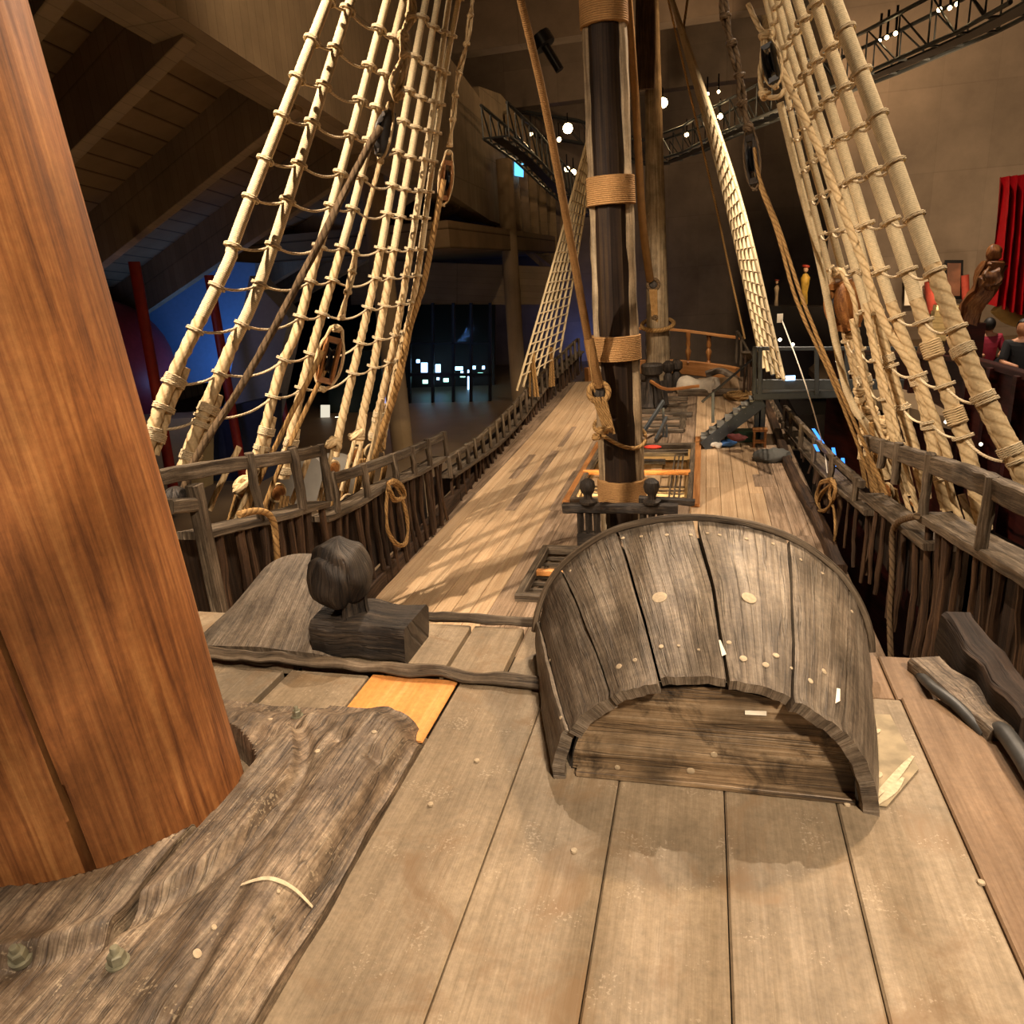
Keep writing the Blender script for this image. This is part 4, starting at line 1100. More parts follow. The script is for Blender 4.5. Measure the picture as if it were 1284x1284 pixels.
# seizing bands on the big ones
for rp, y, w, lab in ((RR[1], 441, 22, 'on the second thickest starboard shroud, the upper one'), (RR[1], 523, 21, 'on the second thickest starboard shroud, the lower one')):
    c, d = rp.at_py(y); m = M(); R = wpx(c, w) * 1.02; ring_(m, c, d, R, .013, 7); m.tube([c - d * .09, c + d * .09], R * .98, 14); o = m.build('rope_whipping', R_twist); tag(o, 'wide rope whipping ' + lab, 'whipping')

# ---- running ropes
def rope_line(name, px, X, w, label, mat=R_brown, H=HM, lobes=3, pitch=.12, ext=0.0, w1=None, cat='rope'):
    rp = Rope(px, X, H, ext); n = len(rp.c); m = M()
    m.tube(rp.c, [wpx(q, w + ((w1 or w) - w) * i / n) for i, q in enumerate(rp.c)], 12, lobes=lobes, pitch=pitch); o = m.build(name, mat); tag(o, label, cat); return rp, o
r_d, _ = rope_line('hauling_rope', [(228, 624), (245, 575), (313, 466), (387, 330), (457, 193), (477, 160)], -4.75, 9.5, 'dark brown twisted rope running diagonally through the port shrouds up to the grey block', R_dark, pitch=.22)
r_t, _ = rope_line('hauling_rope', [(466, 575), (492, 500), (514, 410), (530, 360), (540, 310), (556, 225)], -4.9, 8, 'brown braided rope hanging from the farthest port block down to the rail', R_brown, pitch=.1)
r_u, _ = rope_line('hauling_rope', [(470, 575), (500, 480), (516, 405)], -4.95, 6, 'short braided rope beside the farthest port shroud', R_brown, pitch=.1)
r_v, _ = rope_line('hauling_rope', [(300, 655), (345, 560), (385, 480), (405, 440)], -4.8, 7, 'brown rope falling from the wooden port block to the rail, the left one', R_brown, pitch=.1)
r_w, _ = rope_line('hauling_rope', [(325, 650), (362, 560), (395, 490), (412, 455)], -4.85, 6, 'brown rope falling from the wooden port block to the rail, the right one', R_brown, pitch=.1)
r_6, _ = rope_line('hauling_rope', [(1190, 575), (1154, 480), (1109, 405), (1079, 323), (1028, 191), (967, 60)], 2.55, 11, 'bright twisted rope running from the black starboard block down through the shrouds', R_twist, pitch=.24, w1=8)
r_7, _ = rope_line('hauling_rope', [(1124, 600), (1092, 540), (1062, 490), (1028, 329), (1005, 239), (978, 129)], 2.55, 9, 'brown served rope behind the bright twisted rope at starboard', R_light, lobes=0)
r_8, _ = rope_line('hauling_rope', [(1100, 620), (1045, 480), (1000, 380), (974, 290), (950, 225), (943, 185)], 2.2, 4.5, 'thin brown rope from the hanging starboard block to the rail, the left one', R_brown, pitch=.08)
r_9, _ = rope_line('hauling_rope', [(1112, 620), (1054, 490), (1010, 385), (978, 290), (953, 225), (946, 185)], 2.2, 4.5, 'thin brown rope from the hanging starboard block to the rail, the right one', R_brown, pitch=.08)
r_a, _ = rope_line('hauling_rope', [(1130, 600), (1110, 560), (1085, 480), (1068, 400)], 2.5, 7, 'brown rope below the big wooden starboard block, the right one', R_twist, pitch=.12)
r_b, _ = rope_line('hauling_rope', [(1085, 545), (1078, 500), (1067, 410)], 2.5, 8, 'brown rope below the big wooden starboard block, the left one', R_twist, pitch=.12)
r_c, _ = rope_line('hauling_rope', [(1150, 640), (1120, 520), (1098, 440), (1085, 380)], 2.45, 7, 'brown rope running past the right of the big wooden starboard block', R_twist, pitch=.12)
for k, (a, b, c) in enumerate((((1098, 640), (1085, 560), (1075, 500)), ((1108, 650), (1092, 575), (1082, 520)), ((1118, 655), (1102, 585), (1092, 530)), ((1150, 670), (1128, 600), (1112, 550)), ((1160, 672), (1140, 600), (1124, 548)), ((1215, 690), (1200, 640), (1188, 600)), ((1228, 700), (1216, 655), (1205, 620)))):
    rope_line('lanyard_rope', [a, b, c], 2.5, 6 if k < 5 else 9, 'brown lanyard rope behind the thick starboard rail, %s from the left' % ['first', 'second', 'third', 'fourth', 'fifth', 'sixth', 'seventh'][k], R_twist if k > 2 else R_brown, pitch=.1)
for k, (a, b, c) in enumerate((((262, 640), (280, 600), (300, 560)), ((292, 660), (318, 600), (330, 560)), ((365, 632), (385, 580), (392, 560)), ((396, 640), (410, 590), (418, 560)), ((428, 615), (440, 570), (448, 540)), ((440, 600), (452, 560), (458, 520)), ((458, 590), (470, 550), (480, 500)))):
    rope_line('lanyard_rope', [a, b, c], -4.9, 7.5 if k < 3 else 5.5, 'pale lanyard rope behind the port rail, %s from the left' % ['first', 'second', 'third', 'fourth', 'fifth', 'sixth', 'seventh'][k], R_twist, pitch=.1)

def knot(m, c, r, d=None):
    d = d or Vector((0, 0, 1)); 
    for k in range(4):
        ax = (d + noise.noise_vector(c * 3 + Vector((k, 0, 0))) * 1.4).normalized(); m.torus(c + noise.noise_vector(c * 5 + Vector((0, k, 0))) * r * .3, ax, r * .75, r * .36, 14, 7)
def knotted(label, px, X, w, mat=R_twist, parent=None):
    pts = [P(x, y, X=X) if isinstance(X, (int, float)) else near_line(x, y, X[0], X[1]) for x, y in px]
    c = catmull(pts, .05); m = M(); r = wpx(pts[0], w) / 2; fr = frames(c)
    for s in (0, PI):
        m.tube([q + (f[1] * math.cos(s + i * .35) + f[2] * math.sin(s + i * .35)) * r * .9 for i, (q, f) in enumerate(zip(c, fr))], r * .85, 8, lobes=3, pitch=.1)
    t = thing('knotted_strop', tuple(pts[-1]), label, 'rope'); m.build('strop_rope', mat, t)
    for q in pts[::1]:
        m = M(); knot(m, q, r * 1.75); m.build('knot', mat, t)
    return t
def block(px0, px1, w, line, label, shell=W_block, strop=R_twist, face=Vector((.3, -1, .1)), n=1):
    """px0 top, px1 bottom of the block body; w width in px"""
    a = near_line(px0[0], px0[1], *line); b = near_line(px1[0], px1[1], *line); c = (a + b) / 2; d = (a - b).normalized(); L = (a - b).length; W = wpx(c, w) * 2
    t = thing('rigging_block', tuple(c), label, 'pulley block')
    side = d.cross(face).normalized(); fwd = side.cross(d).normalized()
    # cheeks
    for s in (-1, 1):
        m = M(); rows = []; S = 20
        for i in range(9):
            u = -1 + 2 * i / 8; k = math.sqrt(max(.0, 1 - u * u * .75)); row = []
            for j in range(S):
                th = 2 * PI * j / S; row.append(c + side * (s * W * .30 + u * W * .13) + d * math.sin(th) * L * .5 * k + fwd * math.cos(th) * W * .55 * k)
            rows.append(row)
        bb = m.grid(rows, closed=True); m.ngon([bb + j for j in range(S)][::-1]); m.ngon([bb + 8 * S + j for j in range(S)]); m.build('cheek', shell, t)
    m = M(); m.lathe(c - side * W * .12, [(L * .26, 0), (L * .22, W * .12), (L * .26, W * .24)], 20, side); m.build('sheave', K_black, t)
    for u in (-.42, .42):
        m = M(); m.box((0, 0, 0), 1, 1, 1); m.v = [c + d * L * u + side * v.x * W * .7 + fwd * v.y * W * .5 + d * v.z * L * .12 for v in m.v]; m.build('end_piece', shell, t)
    m = M(); lp = []
    for j in range(29):
        th = -PI / 2 + 2 * PI * j / 28; e = 1.0
        lp.append(c + side * math.cos(th) * W * .62 + d * (math.sin(th) * L * .58 + (L * .14 if math.sin(th) > .8 else 0)))
    m.tube(lp, W * .085, 8, lobes=3, pitch=.1, caps=False); m.build('strop', strop, t)
    m = M(); knot(m, c + d * L * .66, W * .22, d); m.build('strop_knot', strop, t); m = M(); knot(m, c - d * L * .6, W * .18, d); m.build('strop_knot', strop, t)
    return t, c, d, L
HL = (P(330, 600, X=-4.8), HM)
block((488, 140), (478, 196), 22, HL, 'grey and black block hanging among the port shrouds', shell=plain('grey_worn_block', '4b4642', .4, .1, .3), face=Vector((-.6, -1, 0)))
knotted('thick knotted rope strop hanging above the grey port block', [(500, 118), (508, 70), (505, 45), (515, 22), (517, -12)], HL, 16)
m = M(); 
for s in (-1, 1):
    m.tube([near_line(x, y, *HL) for x, y in ((497, 128), (497 + s * 8, 105), (505 + s * 5, 80), (506, 72))], .022, 8, step=.03, lobes=3, pitch=.1)
o = m.build('rope_loop', R_twist); tag(o, 'open rope loop between the grey port block and its knotted strop', 'rope')
block((420, 422), (406, 482), 26, HL, 'brown wooden double block hanging low among the port shrouds', face=Vector((.5, -1, 0)))
knotted('knotted rope strop above the brown wooden port block', [(428, 398), (436, 366), (442, 340), (446, 318)], HL, 11)
rope_line('strop_pendant', [(446, 318), (464, 250), (478, 198)], -4.8, 6, 'pale laid rope joining the grey port block and the knots below it', R_twist, H=HM, pitch=.14)
HT = (P(470, 560, X=-4.95), HM)
block((562, 200), (556, 252), 15, HT, 'slim brown block on the farthest port tackle', face=Vector((.7, -1, 0)))
knotted('knotted rope chain above the slim port block', [(564, 182), (568, 150), (571, 120), (576, 90), (585, 55), (590, 20), (594, -15)], HT, 9)
HR = (P(1190, 575, X=2.55), HM)
block((962, 55), (972, 104), 20, HR, 'black iron faced block hanging at the top of the starboard shrouds', shell=plain('black_worn_block', '2b2826', .35, .2, .3), face=Vector((-.5, -1, 0)))
m = M(); q = [near_line(x, y, *HR) for x, y in ((938, 5), (952, 35), (960, 45), (956, 70), (953, 95), (958, 118), (975, 122), (984, 112))]; m.tube(q, .028, 10, step=.03, lobes=3, pitch=.12); knot(m, q[2], .07); knot(m, q[5], .06)
o = m.build('block_strop', R_twist); tag(o, 'pale rope strop knotted round the black starboard block', 'rope')
rope_line('strop_pendant', [(962, 42), (958, 15), (954, -20)], 2.5, 8, 'pale rope the black starboard block hangs from', R_twist)
HB = (P(1110, 580, X=2.5), HM)
block((1052, 352), (1064, 414), 37, HB, 'big round brown wooden block among the starboard shrouds', face=Vector((1, .45, 0)))
HC = (P(1100, 620, X=2.2), HM)
block((940, 168), (946, 232), 16, HC, 'dark roped block hanging left of the starboard shrouds', shell=W_black, strop=R_dark, face=Vector((-.4, -1, 0)))
knotted('dark knotted rope chain above the hanging starboard block', [(938, 160), (931, 130), (927, 95), (917, 55), (909, 20), (906, -15)], HC, 14, mat=R_dark)
# tangle of knots behind the starboard rail
for k, (x, y, r) in enumerate(((1078, 490, .08), (1090, 512, .10), (1106, 530, .11), (1118, 545, .10), (1082, 545, .07), (1004 + 124, 560, .08))):
    c = near_line(x, y, *HB); m = M(); knot(m, c, r); knot(m, c + Vector((0, 0, -.12)), r * .8); m.tube([c + Vector((.02, 0, .1)), c + Vector((.04, -.03, -.3))], r * .3, 8, lobes=3, pitch=.1, step=.03); m.tube([c + Vector((-.04, 0, .1)), c + Vector((-.03, -.02, -.35))], r * .3, 8, lobes=3, pitch=.1, step=.03)
    o = m.build('rope_knot', R_twist); tag(o, 'pale rope knot in the tangle above the starboard rail, %s from the left' % ['first', 'third', 'fourth', 'fifth', 'second', 'last'][k], 'knot')
# heavy eye knot on third port shroud
for k, (x, y) in enumerate(((305, 610), (418, 556), (447, 546))):
    c = near_line(x, y, *HL); m = M(); knot(m, c, .11 if k == 0 else .09); o = m.build('rope_knot', R_twist); tag(o, 'pale rope knot above the port rail, %s' % ['behind the thick rail section', 'left of the pair near the column', 'right of the pair near the column'][k], 'knot')

# coils
def loops(px, X, w, n, label, mat=R_brown, jit=.03):
    m = M(); r = wpx(P(px[0][0], px[0][1], X=X), w)
    for k in range(n):
        pts = []
        for (x, y) in px:
            q = P(x, y, X=X); q += Vector((rnd(-jit, jit), rnd(-jit, jit), rnd(-jit, jit))); pts.append(q)
        pts.append(pts[0]); m.tube(pts, r, 8, step=.025, lobes=3, pitch=.07)
    o = m.build('coiled_rope', mat); tag(o, label, 'rope'); return o
loops([(488, 606), (485, 635), (487, 665), (497, 684), (508, 680), (511, 655), (505, 625), (497, 610)], -4.28, 3.6, 2, 'coil of brown rope hanging from the port rail over the deck edge')
loops([(486, 606), (494, 603), (505, 612), (507, 622), (497, 626), (488, 616)], -4.26, 3.8, 4, 'wraps of the hanging port coil round its pin')
loops([(1046, 603), (1030, 620), (1024, 645), (1033, 668), (1042, 690), (1050, 668), (1046, 640), (1042, 618)], 1.9, 3.2, 2, 'coil of rope hanging from the starboard rail by the hood')
loops([(1044, 602), (1030, 606), (1024, 622), (1028, 640), (1040, 634), (1046, 615)], 1.88, 3.4, 4, 'bunched upper turns of the starboard coil')
m = M(); q = [P(x, y, X=1.93) for x, y in ((1150, 647), (1137, 650), (1125, 656), (1119, 672), (1119, 720), (1116, 780), (1119, 850), (1124, 900))]; m.tube(q, .033, 12, step=.02, lobes=3, pitch=.13); o = m.build('hanging_rope', R_dark); tag(o, 'thick brown twisted rope hanging down over the starboard palings', 'rope')
m = M(); q = [P(x, y, X=-4.1) for x, y in ((300, 645), (318, 641), (334, 643), (343, 655), (346, 680), (349, 715), (352, 740))]; m.tube(q, .034, 12, step=.02, lobes=3, pitch=.12); o = m.build('hanging_rope', R_brown); tag(o, 'brown twisted rope hanging down from the port pin shelf', 'rope')
loops([(346, 735), (352, 726), (368, 726), (374, 735), (366, 742), (352, 742)], -4.0, 3, 4, 'small coil of rope under the hanging port rope')
loops([(470, 525), (476, 545), (480, 565), (484, 548), (480, 530)], -4.85, 2.6, 2, 'thin rope bight by the column behind the port rail')

# ---- fore shrouds (far, small)
HF = fm(13.0)
FL = []
bots = [(648, 490), (656, 485), (664, 479), (673, 471), (682, 462), (692, 452), (702, 442)]
for i, b in enumerate(bots):
    X = -4.85 + .06 * i; A = P(b[0], b[1], X=X)
    topx = (732 + 2.2 * i, 190)
    rp = Rope([b, ((b[0] * .5 + topx[0] * .5) + 1.0, (b[1] + topx[1]) / 2), topx], X, HF, ext=2.0)
    m = M(); m.tube(rp.c[::4], [wpx(q, 3.0) for q in rp.c[::4]], 6); o = m.build('shroud_rope', R_light); tag(o, 'far pale shroud rope left of the foremast, %s from the left' % ['first', 'second', 'third', 'fourth', 'fifth', 'sixth', 'last'][i], 'rope', 'port fore shrouds'); FL.append(rp)
z0, z1 = FL[0].at_py(470)[0].z, FL[0].at_py(200)[0].z
for k in range(22):
    z = z0 + (z1 - z0) * k / 21; pts = [rp.at_z(z)[0] for rp in FL]; pts = [p for p in pts if p is not None]
    if len(pts) < 3: continue
    m = M(); m.tube(pts, .022, 5); o = m.build('ratline', R_thin); tag(o, 'thin rung rope on the far port shrouds left of the foremast', 'rope', 'far port ratlines')
for k, b in enumerate(((668, 470), (690, 462))):
    q = P(b[0], b[1] - 14, X=-4.6); m = M()
    for j in range(7): m.tube([q + Vector((rnd(-.08, .08), rnd(-.1, .1), .3)), q + Vector((rnd(-.14, .14), rnd(-.15, .15), -.9))], .035, 6, step=.3)
    o = m.build('rope_hank', R_brown); tag(o, 'hank of loose rope hanging on the far port bulwark, %s one' % ('nearer' if k == 0 else 'farther'), 'rope')
FR = []
bots = [(957, 462), (963, 466), (969, 470), (976, 474), (983, 476)]
for i, b in enumerate(bots):
    rp = Rope([b, (b[0] * .5 + 426 + 3 + i * 1.2, 240), (853 + i * 1.0, 40)], 1.5, HF, ext=1.5)
    m = M(); m.tube(rp.c[::4], [wpx(q, 5.0) for q in rp.c[::4]], 7); o = m.build('shroud_rope', R_light); tag(o, 'far pale shroud rope in the bundle right of the foremast, %s from the left' % ['first', 'second', 'third', 'fourth', 'last'][i], 'rope', 'starboard fore shrouds')
    FR.append(rp)
z0, z1 = FR[2].at_py(455)[0].z, FR[2].at_py(140)[0].z
for k in range(24):
    z = z0 + (z1 - z0) * k / 23; pts = [rp.at_z(z)[0] for rp in FR]; pts = [p + Vector((0, -.06, 0)) for p in pts if p is not None]
    if len(pts) < 3: continue
    m = M(); m.tube(pts, .022, 5); o = m.build('ratline', R_thin); tag(o, 'thin lashing round the far starboard shroud bundle', 'rope', 'far starboard lashings')
def Yline(name, pts, w, label, mat, lobes=0, pitch=.2, cat='rope'):
    q = [P(x, y, Y=Y) for x, y, Y in pts]; c = catmull(q, .1); m = M(); m.tube(c, [wpx(a, w) for a in c], 10, lobes=lobes, pitch=pitch); o = m.build(name, mat); tag(o, label, cat); return o
Yline('tackle_rope', [(934, 425, 24), (915, 340, 24), (898, 260, 23), (868, 130, 21), (838, 0, 19), (833, -30, 19)], 2.6, 'thin rope left of the far starboard shroud bundle', R_brown)
Yline('tackle_rope', [(856, 44, 21), (862, 0, 21), (866, -30, 21)], 3.0, 'short rope meeting the top of the far starboard bundle', R_brown)
Yline('stay_rope', [(738, 428, 10.9), (715, 300, 10.2), (683, 130, 9.2), (653, 0, 8.5), (645, -40, 8.3)], 10, 'thick brown served stay rope left of the main mast', R_strap)
Yline('stay_rope', [(751, 485, 11.0), (744, 455, 10.9), (738, 425, 10.9)], 13, 'doubled end of the left stay above its wooden heart', R_strap)
Yline('stay_rope', [(815, 350, 24), (806, 280, 22), (797, 130, 19), (788, 0, 16), (786, -40, 15)], 10, 'dark brown strap rope between the main mast and the foremast', R_strap)
def heart(x, y, Y, w, lanes, label, mat=R_brown):
    c = P(x, y, Y=Y); r = wpx(c, w); t = thing('stay_heart', tuple(c), label, 'deadeye'); m = M(); m.torus(c, Vector((.2, -1, .15)), r, r * .32, 22, 8); m.build('rope_eye', mat, t)
    m = M(); m.lathe(c + Vector((0, .06, 0)), [(r * .6, -.05), (r * .8, 0), (r * .6, .05)], 16, Vector((.2, -1, .15))); m.build('heart_block', W_black, t)
    for k in range(5):
        a = P(x - 8 * w / 26 + k * 4 * w / 26, y + 6, Y=Y - .1); b = P(lanes[0] + k * lanes[2], lanes[1] + k * 1.5, Y=Y - .1); m = M(); m.tube([a, b], r * .16, 7, lobes=3, pitch=.08, step=.03); m.build('lanyard', R_brown, t)
    m = M(); knot(m, P(lanes[0] + 3, lanes[1], Y=Y - .12), r * .5); m.build('lanyard_knot', mat, t)
heart(751, 492, 10.95, 24, (758, 538, 3), 'rope bound heart with fanned lanyards lashed to the front of the main mast')
heart(819, 357, 24, 14, (818, 398, 1.5), 'small dark heart with lanyards in front of the foremast', R_dark)
m = M(); z = P(790, 548, Y=11.2).z; R = .40; c = mast_at(z); pts = [c + Vector((math.cos(a) * R, math.sin(a) * R, .12 * math.sin(a * .9) + .02 * math.cos(3 * a) - .10 * math.cos(a))) for a in [2 * PI * k / 28 for k in range(29)]]
m.tube(pts, .032, 10, lobes=3, pitch=.1); knot(m, P(756, 540, Y=11.0), .09); knot(m, P(748, 548, Y=11.1), .07); o = m.build('rope_collar', R_brown); tag(o, 'rope collar tied round the main mast below the wooden heart', 'rope')
m = M(); cc = fm(P(822, 404, Y=26.5).z); m.torus(cc + Vector((0, 0, 0)), Vector((0, -.3, 1)), .52, .07, 24, 7); o = m.build('rope_collar', R_brown); tag(o, 'rope collar tied round the foremast', 'rope')
m = M(); m.tube([P(757 + k, y, Y=10.7) for k, y in ((-18, 432), (-17, 455), (-14, 480), (-11, 492))], .012, 6); m.build('tail', R_brown, None).name = 'stay_lashing'
tag(bpy.data.objects['stay_lashing'], 'thin lashing cord along the doubled end of the left stay', 'rope')
for k, (Xa, Xb) in enumerate(((.03, .04), (-.31, -.26), (.68, .52))):  # ropes added out of view to throw the long deck stripes
    LK = Vector((-.2, 8.0, 9.5)); q = []
    for y, X in ((2.2, Xa + (Xa - Xb) * .55), (3.4, Xa), (5.0, Xb), (6.0, Xb + (Xb - Xa) * .4)):
        z = 4.2 + .36 * (y - 4.6); s_ = LK.z / (LK.z - z); q.append(Vector((LK.x + (X - LK.x) / s_, y, z)))
    dd = (q[0] - q[1]).normalized(); q.insert(0, q[0] + dd * 5); dd = (q[-1] - q[-2]).normalized(); q += [q[-1] + dd * 6, q[-1] + dd * 14]
    m = M(); m.tube(q, .036, 8); o = m.build('overhead_shadow_rope', R_brown); tag(o, 'unseen rope added overhead to cast shadow stripes on the quarterdeck, %s of three' % ['middle', 'left', 'right'][k], 'rope')
t = thing('white_wire', tuple(P(978, 398, Y=13)), 'thin white wire with a small white tag running down to the starboard rail', 'wire')
m = M(); q = [P(1038, 598, X=2.0), P(1032, 560, X=2.0), P(1010, 482, Y=12), P(980, 400, Y=13)]; m.tube(q, .010, 6, step=.1); m.build('wire', K_white, t)
m = M(); c = P(978, 399, Y=13); m.box(c, .09, .02, .14); m.build('tag_plate', K_white, t, smooth=False)
# ================================================================== MUSEUM HALL
def quadp(px, Y, th, name, mat, st=True, label=None, cat=None, parent=None):
    q = [P(a[0], a[1], Y=(a[2] if len(a) > 2 else Y)) for a in px]
    m = M(); m.prism(q, th if not isinstance(th, (int, float)) else Vector((0, th, 0))); o = m.build(name, mat, parent, smooth=False)
    if parent is None:
        if st: struct(o, label)
        else: tag(o, label, cat)
    return o
# hall shell
m = M(); m.prism([Vector((-26, 44, -9)), Vector((-26, 44, 13)), Vector((24, 44, 13)), Vector((24, 44, -9))], (0, .4, 0))
o = m.build('wall_far', C_wall, smooth=False); struct(o, 'dark concrete end wall of the hall')
m = M(); m.prism([Vector((17, 44, -9)), Vector((17, 44, 13)), Vector((17, -8, 13)), Vector((17, -8, -9))], (.4, 0, 0)); o = m.build('wall_right', C_wall, smooth=False); struct(o)
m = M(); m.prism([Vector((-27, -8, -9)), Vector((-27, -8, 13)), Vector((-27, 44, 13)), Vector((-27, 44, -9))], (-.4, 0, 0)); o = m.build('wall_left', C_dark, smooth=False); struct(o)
m = M(); m.prism([Vector((-27, -8, 13)), Vector((17, -8, 13)), Vector((17, 44, 13)), Vector((-27, 44, 13))], (0, 0, .4)); o = m.build('ceiling', C_wall, smooth=False); struct(o)
m = M(); m.prism([Vector((-27, -8, -9)), Vector((17, -8, -9)), Vector((17, 44, -9)), Vector((-27, 44, -9))], (0, 0, -.3)); o = m.build('floor_dock', plain('dock_floor', '2a241e', .8), smooth=False); struct(o)
m = M(); m.box((-16.3, 18, -3.7), 21.0, 52, .4); o = m.build('floor_gallery', C_floor, smooth=False); struct(o, 'brown gallery floor left of the ship')
for i, (Y, z) in enumerate(((24, 10.6), (32, 10.0), (40, 9.4))):
    m = M(); m.box((-2, Y, z + 1.2), 36, .9, 2.4); o = m.build('trim_%d' % (i + 1), C_wall, smooth=False); struct(o, 'concrete roof beam')
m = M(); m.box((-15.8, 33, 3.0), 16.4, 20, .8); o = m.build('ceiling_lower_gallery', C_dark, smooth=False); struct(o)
quadp([(440, 325), (700, 335), (700, 382), (440, 382)], 31.2, .3, 'wall_lobby_head', C_conc)
# gallery parapet, left
A = P(225, 20, Y=10); B = P(614, 276, Y=30); d = (B - A); A0 = A - d * .45
up = Vector((0, 0, 4.2)); off = Vector((-.9, 0, 0))
m = M(); m.prism([A0, A0 + up, B + up, B], off); 
m.uv[0] = [((p - A0).dot(d.normalized()), p.z) for p in (A0, A0 + up, B + up, B)]
o = m.build('wall_gallery_parapet', C_conc, smooth=False); struct(o, 'long pale concrete gallery parapet above the port rigging')
m = M(); q = [P(600, 108, Y=30), P(614, 276, Y=30), P(640, 285, Y=33.5), P(628, 118, Y=33.5)]; m.prism(q, (-.5, 0, 0)); o = m.build('wall_gallery_end', C_conc, smooth=False); struct(o)
# sloping soffit with beams
bd = Vector((-.914, .258, -.312)); fd = d.normalized()
n_ = bd.cross(fd).normalized()
if n_.z < 0: n_ = -n_
S0 = A0 + Vector((-.6, 0, .95)); S1 = B + Vector((-.6, 0, .95))
q = [S0, S1, S1 + bd * 17, S0 + bd * 17]
m = M(); m.prism(q, n_ * .3)
m.uv[0] = [((p - S0).dot(fd.cross(n_)) * -1, (p - S0).dot(fd)) for p in q]
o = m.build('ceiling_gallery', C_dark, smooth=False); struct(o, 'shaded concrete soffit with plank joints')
def on_fascia(x, y):
    # point on the vertical parapet plane
    nn = Vector((d.y, -d.x, 0)).normalized(); r = ray(x, y); t = (A - EYE).dot(nn) / r.dot(nn); return EYE + r * t
for i, (x, y) in enumerate(((120, -60), (252, 36), (388, 130), (480, 195), (545, 235), (585, 258))):
    s = on_fascia(x, y) + Vector((-.3, 0, -.05)); m = M(); e = s + bd * 16
    m.prism([s, s + fd * .32, s + fd * .32 + Vector((0, 0, 1.25)), s + Vector((0, 0, 1.25))], bd * 16); o = m.build('trim_%d' % (i + 10), C_conc, smooth=False); struct(o, 'concrete gallery beam')
# rest of the left hall
o = quadp([(125, 365), (190, 322), (320, 330), (320, 480), (125, 480)], 21.6, .3, 'wall_blue_lit', plain('pale_wall_blue_light', '7fa4cc', .8, 0, .05))  # pale wall, the blue light falling on it is mixed into its colour
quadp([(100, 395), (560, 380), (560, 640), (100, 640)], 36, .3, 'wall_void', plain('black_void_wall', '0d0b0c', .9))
m = M(); c = P(128, 462, Y=19); m.ball(c, 2.05, (1, 1, 1), 28); o = m.build('maroon_dome', plain('maroon_paint', '8a2a30', .5)); tag(o, 'maroon curved hull shape behind the orange mast, against the blue-lit wall', 'model hull')
for (a, b, w, Y, lab) in (((168, 328), (222, 640), 14, 15, 'leftmost and nearest'), ((262, 345), (312, 640), 12, 18, 'second from the left'), ((341, 432), (372, 600), 9, 22, 'rightmost and thinnest')):
    p, q = P(a[0], a[1], Y=Y), P(b[0], b[1], Y=Y); m = M(); m.tube([p, q], wpx(p, w), 14); o = m.build('red_strut', C_red); tag(o, 'slanting red steel strut behind the port shrouds, %s of three' % lab, 'strut')
m = M(); q = [P(x, y, Y=19) for x, y in ((313, 346), (362, 398), (325, 575), (268, 575))]; m.prism(q, (.15, .6, 0)); o = m.build('raking_pillar', plain('blueish_render', '8f93a0', .8, 0, .06), smooth=False); tag(o, 'broad pale slanting concrete pillar behind the port shrouds', 'pillar')
m = M(); q = [P(x, y, Y=17) for x, y in ((150, 528), (240, 524), (240, 640), (150, 640))]; m.prism(q, (0, 1, 0)); o = m.build('cream_counter', plain('cream_paint', 'b39d74', .7, 0, .05), smooth=False); tag(o, 'cream panelled block behind the foot of the port shrouds', 'counter')
m = M(); q = [P(x, y, Y=18.3) for x, y in ((242, 520), (330, 500), (330, 660), (242, 660))]; m.prism(q, (0, 1, 0)); o = m.build('blue_partition', plain('navy_partition', '2b3450', .7), smooth=False); tag(o, 'dark blue partition beside the cream block', 'partition')
a, b = P(380, 602, Y=13), P(425, 598, Y=14.5); m = M(); m.tube([a, a.lerp(b, .1), b], wpx(a, 66), 32); o = m.build('grey_drum', plain('grey_drum_paint', '9b9488', .6, 0, .05)); tag(o, 'big pale grey drum behind the port rail lanyards', 'drum')
# columns
for (x, y, Y, w, lab) in ((508, 590, 21.3, 27, 'round concrete column behind the farthest port shrouds'), (651, 500, 31, 19, 'slim round concrete column left of the far port shrouds')):
    p = P(x, y, Y=Y); p.z = -3.5; m = M(); r = wpx(p, w); m.lathe(p, [(r, 0), (r, 4), (r, 9.5)], 28); o = m.build('concrete_column', C_col); tag(o, lab, 'column')
# glass entrance wall
gw = thing('glass_screen', tuple(P(565, 520, Y=31)), 'dark glass entrance screen with cyan lit doors beyond the port rail', 'glass wall')
gl = bpy.data.materials.new('clear_glass'); gl.use_nodes = True; gb = gl.node_tree.nodes['Principled BSDF']; gb.inputs['Transmission Weight'].default_value = 1; gb.inputs['Roughness'].default_value = .02; gb.inputs['IOR'].default_value = 1.1; gb.inputs['Base Color'].default_value = (.8, .85, .9, 1)
for a, b in ((514, 541), (543, 567), (569, 589), (591, 613)):
    quadp([(a, 382), (b, 382), (b, 523), (a, 523)], 31, .03, 'glass_pane', gl, parent=gw)
for x in (513, 542, 568, 590, 614): quadp([(x - 1.5, 380), (x + 1.5, 380), (x + 1.5, 526), (x - 1.5, 526)], 30.95, .15, 'mullion', K_black, parent=gw)
quadp([(512, 468), (616, 468), (616, 472), (512, 472)], 30.95, .1, 'transom', K_black, parent=gw)
quadp([(512, 430), (616, 430), (616, 432), (512, 432)], 30.95, .1, 'transom', K_black, parent=gw)
E_cy = plain('cyan_sign_light', 'a8ffe6', emit=3.0); E_bl = plain('blue_white_light', '9fd0ff', emit=4.0); E_w = plain('warm_white_light', 'fff0cc', emit=6.0); E_b2 = plain('blue_light', '3c8cff', emit=1.6)
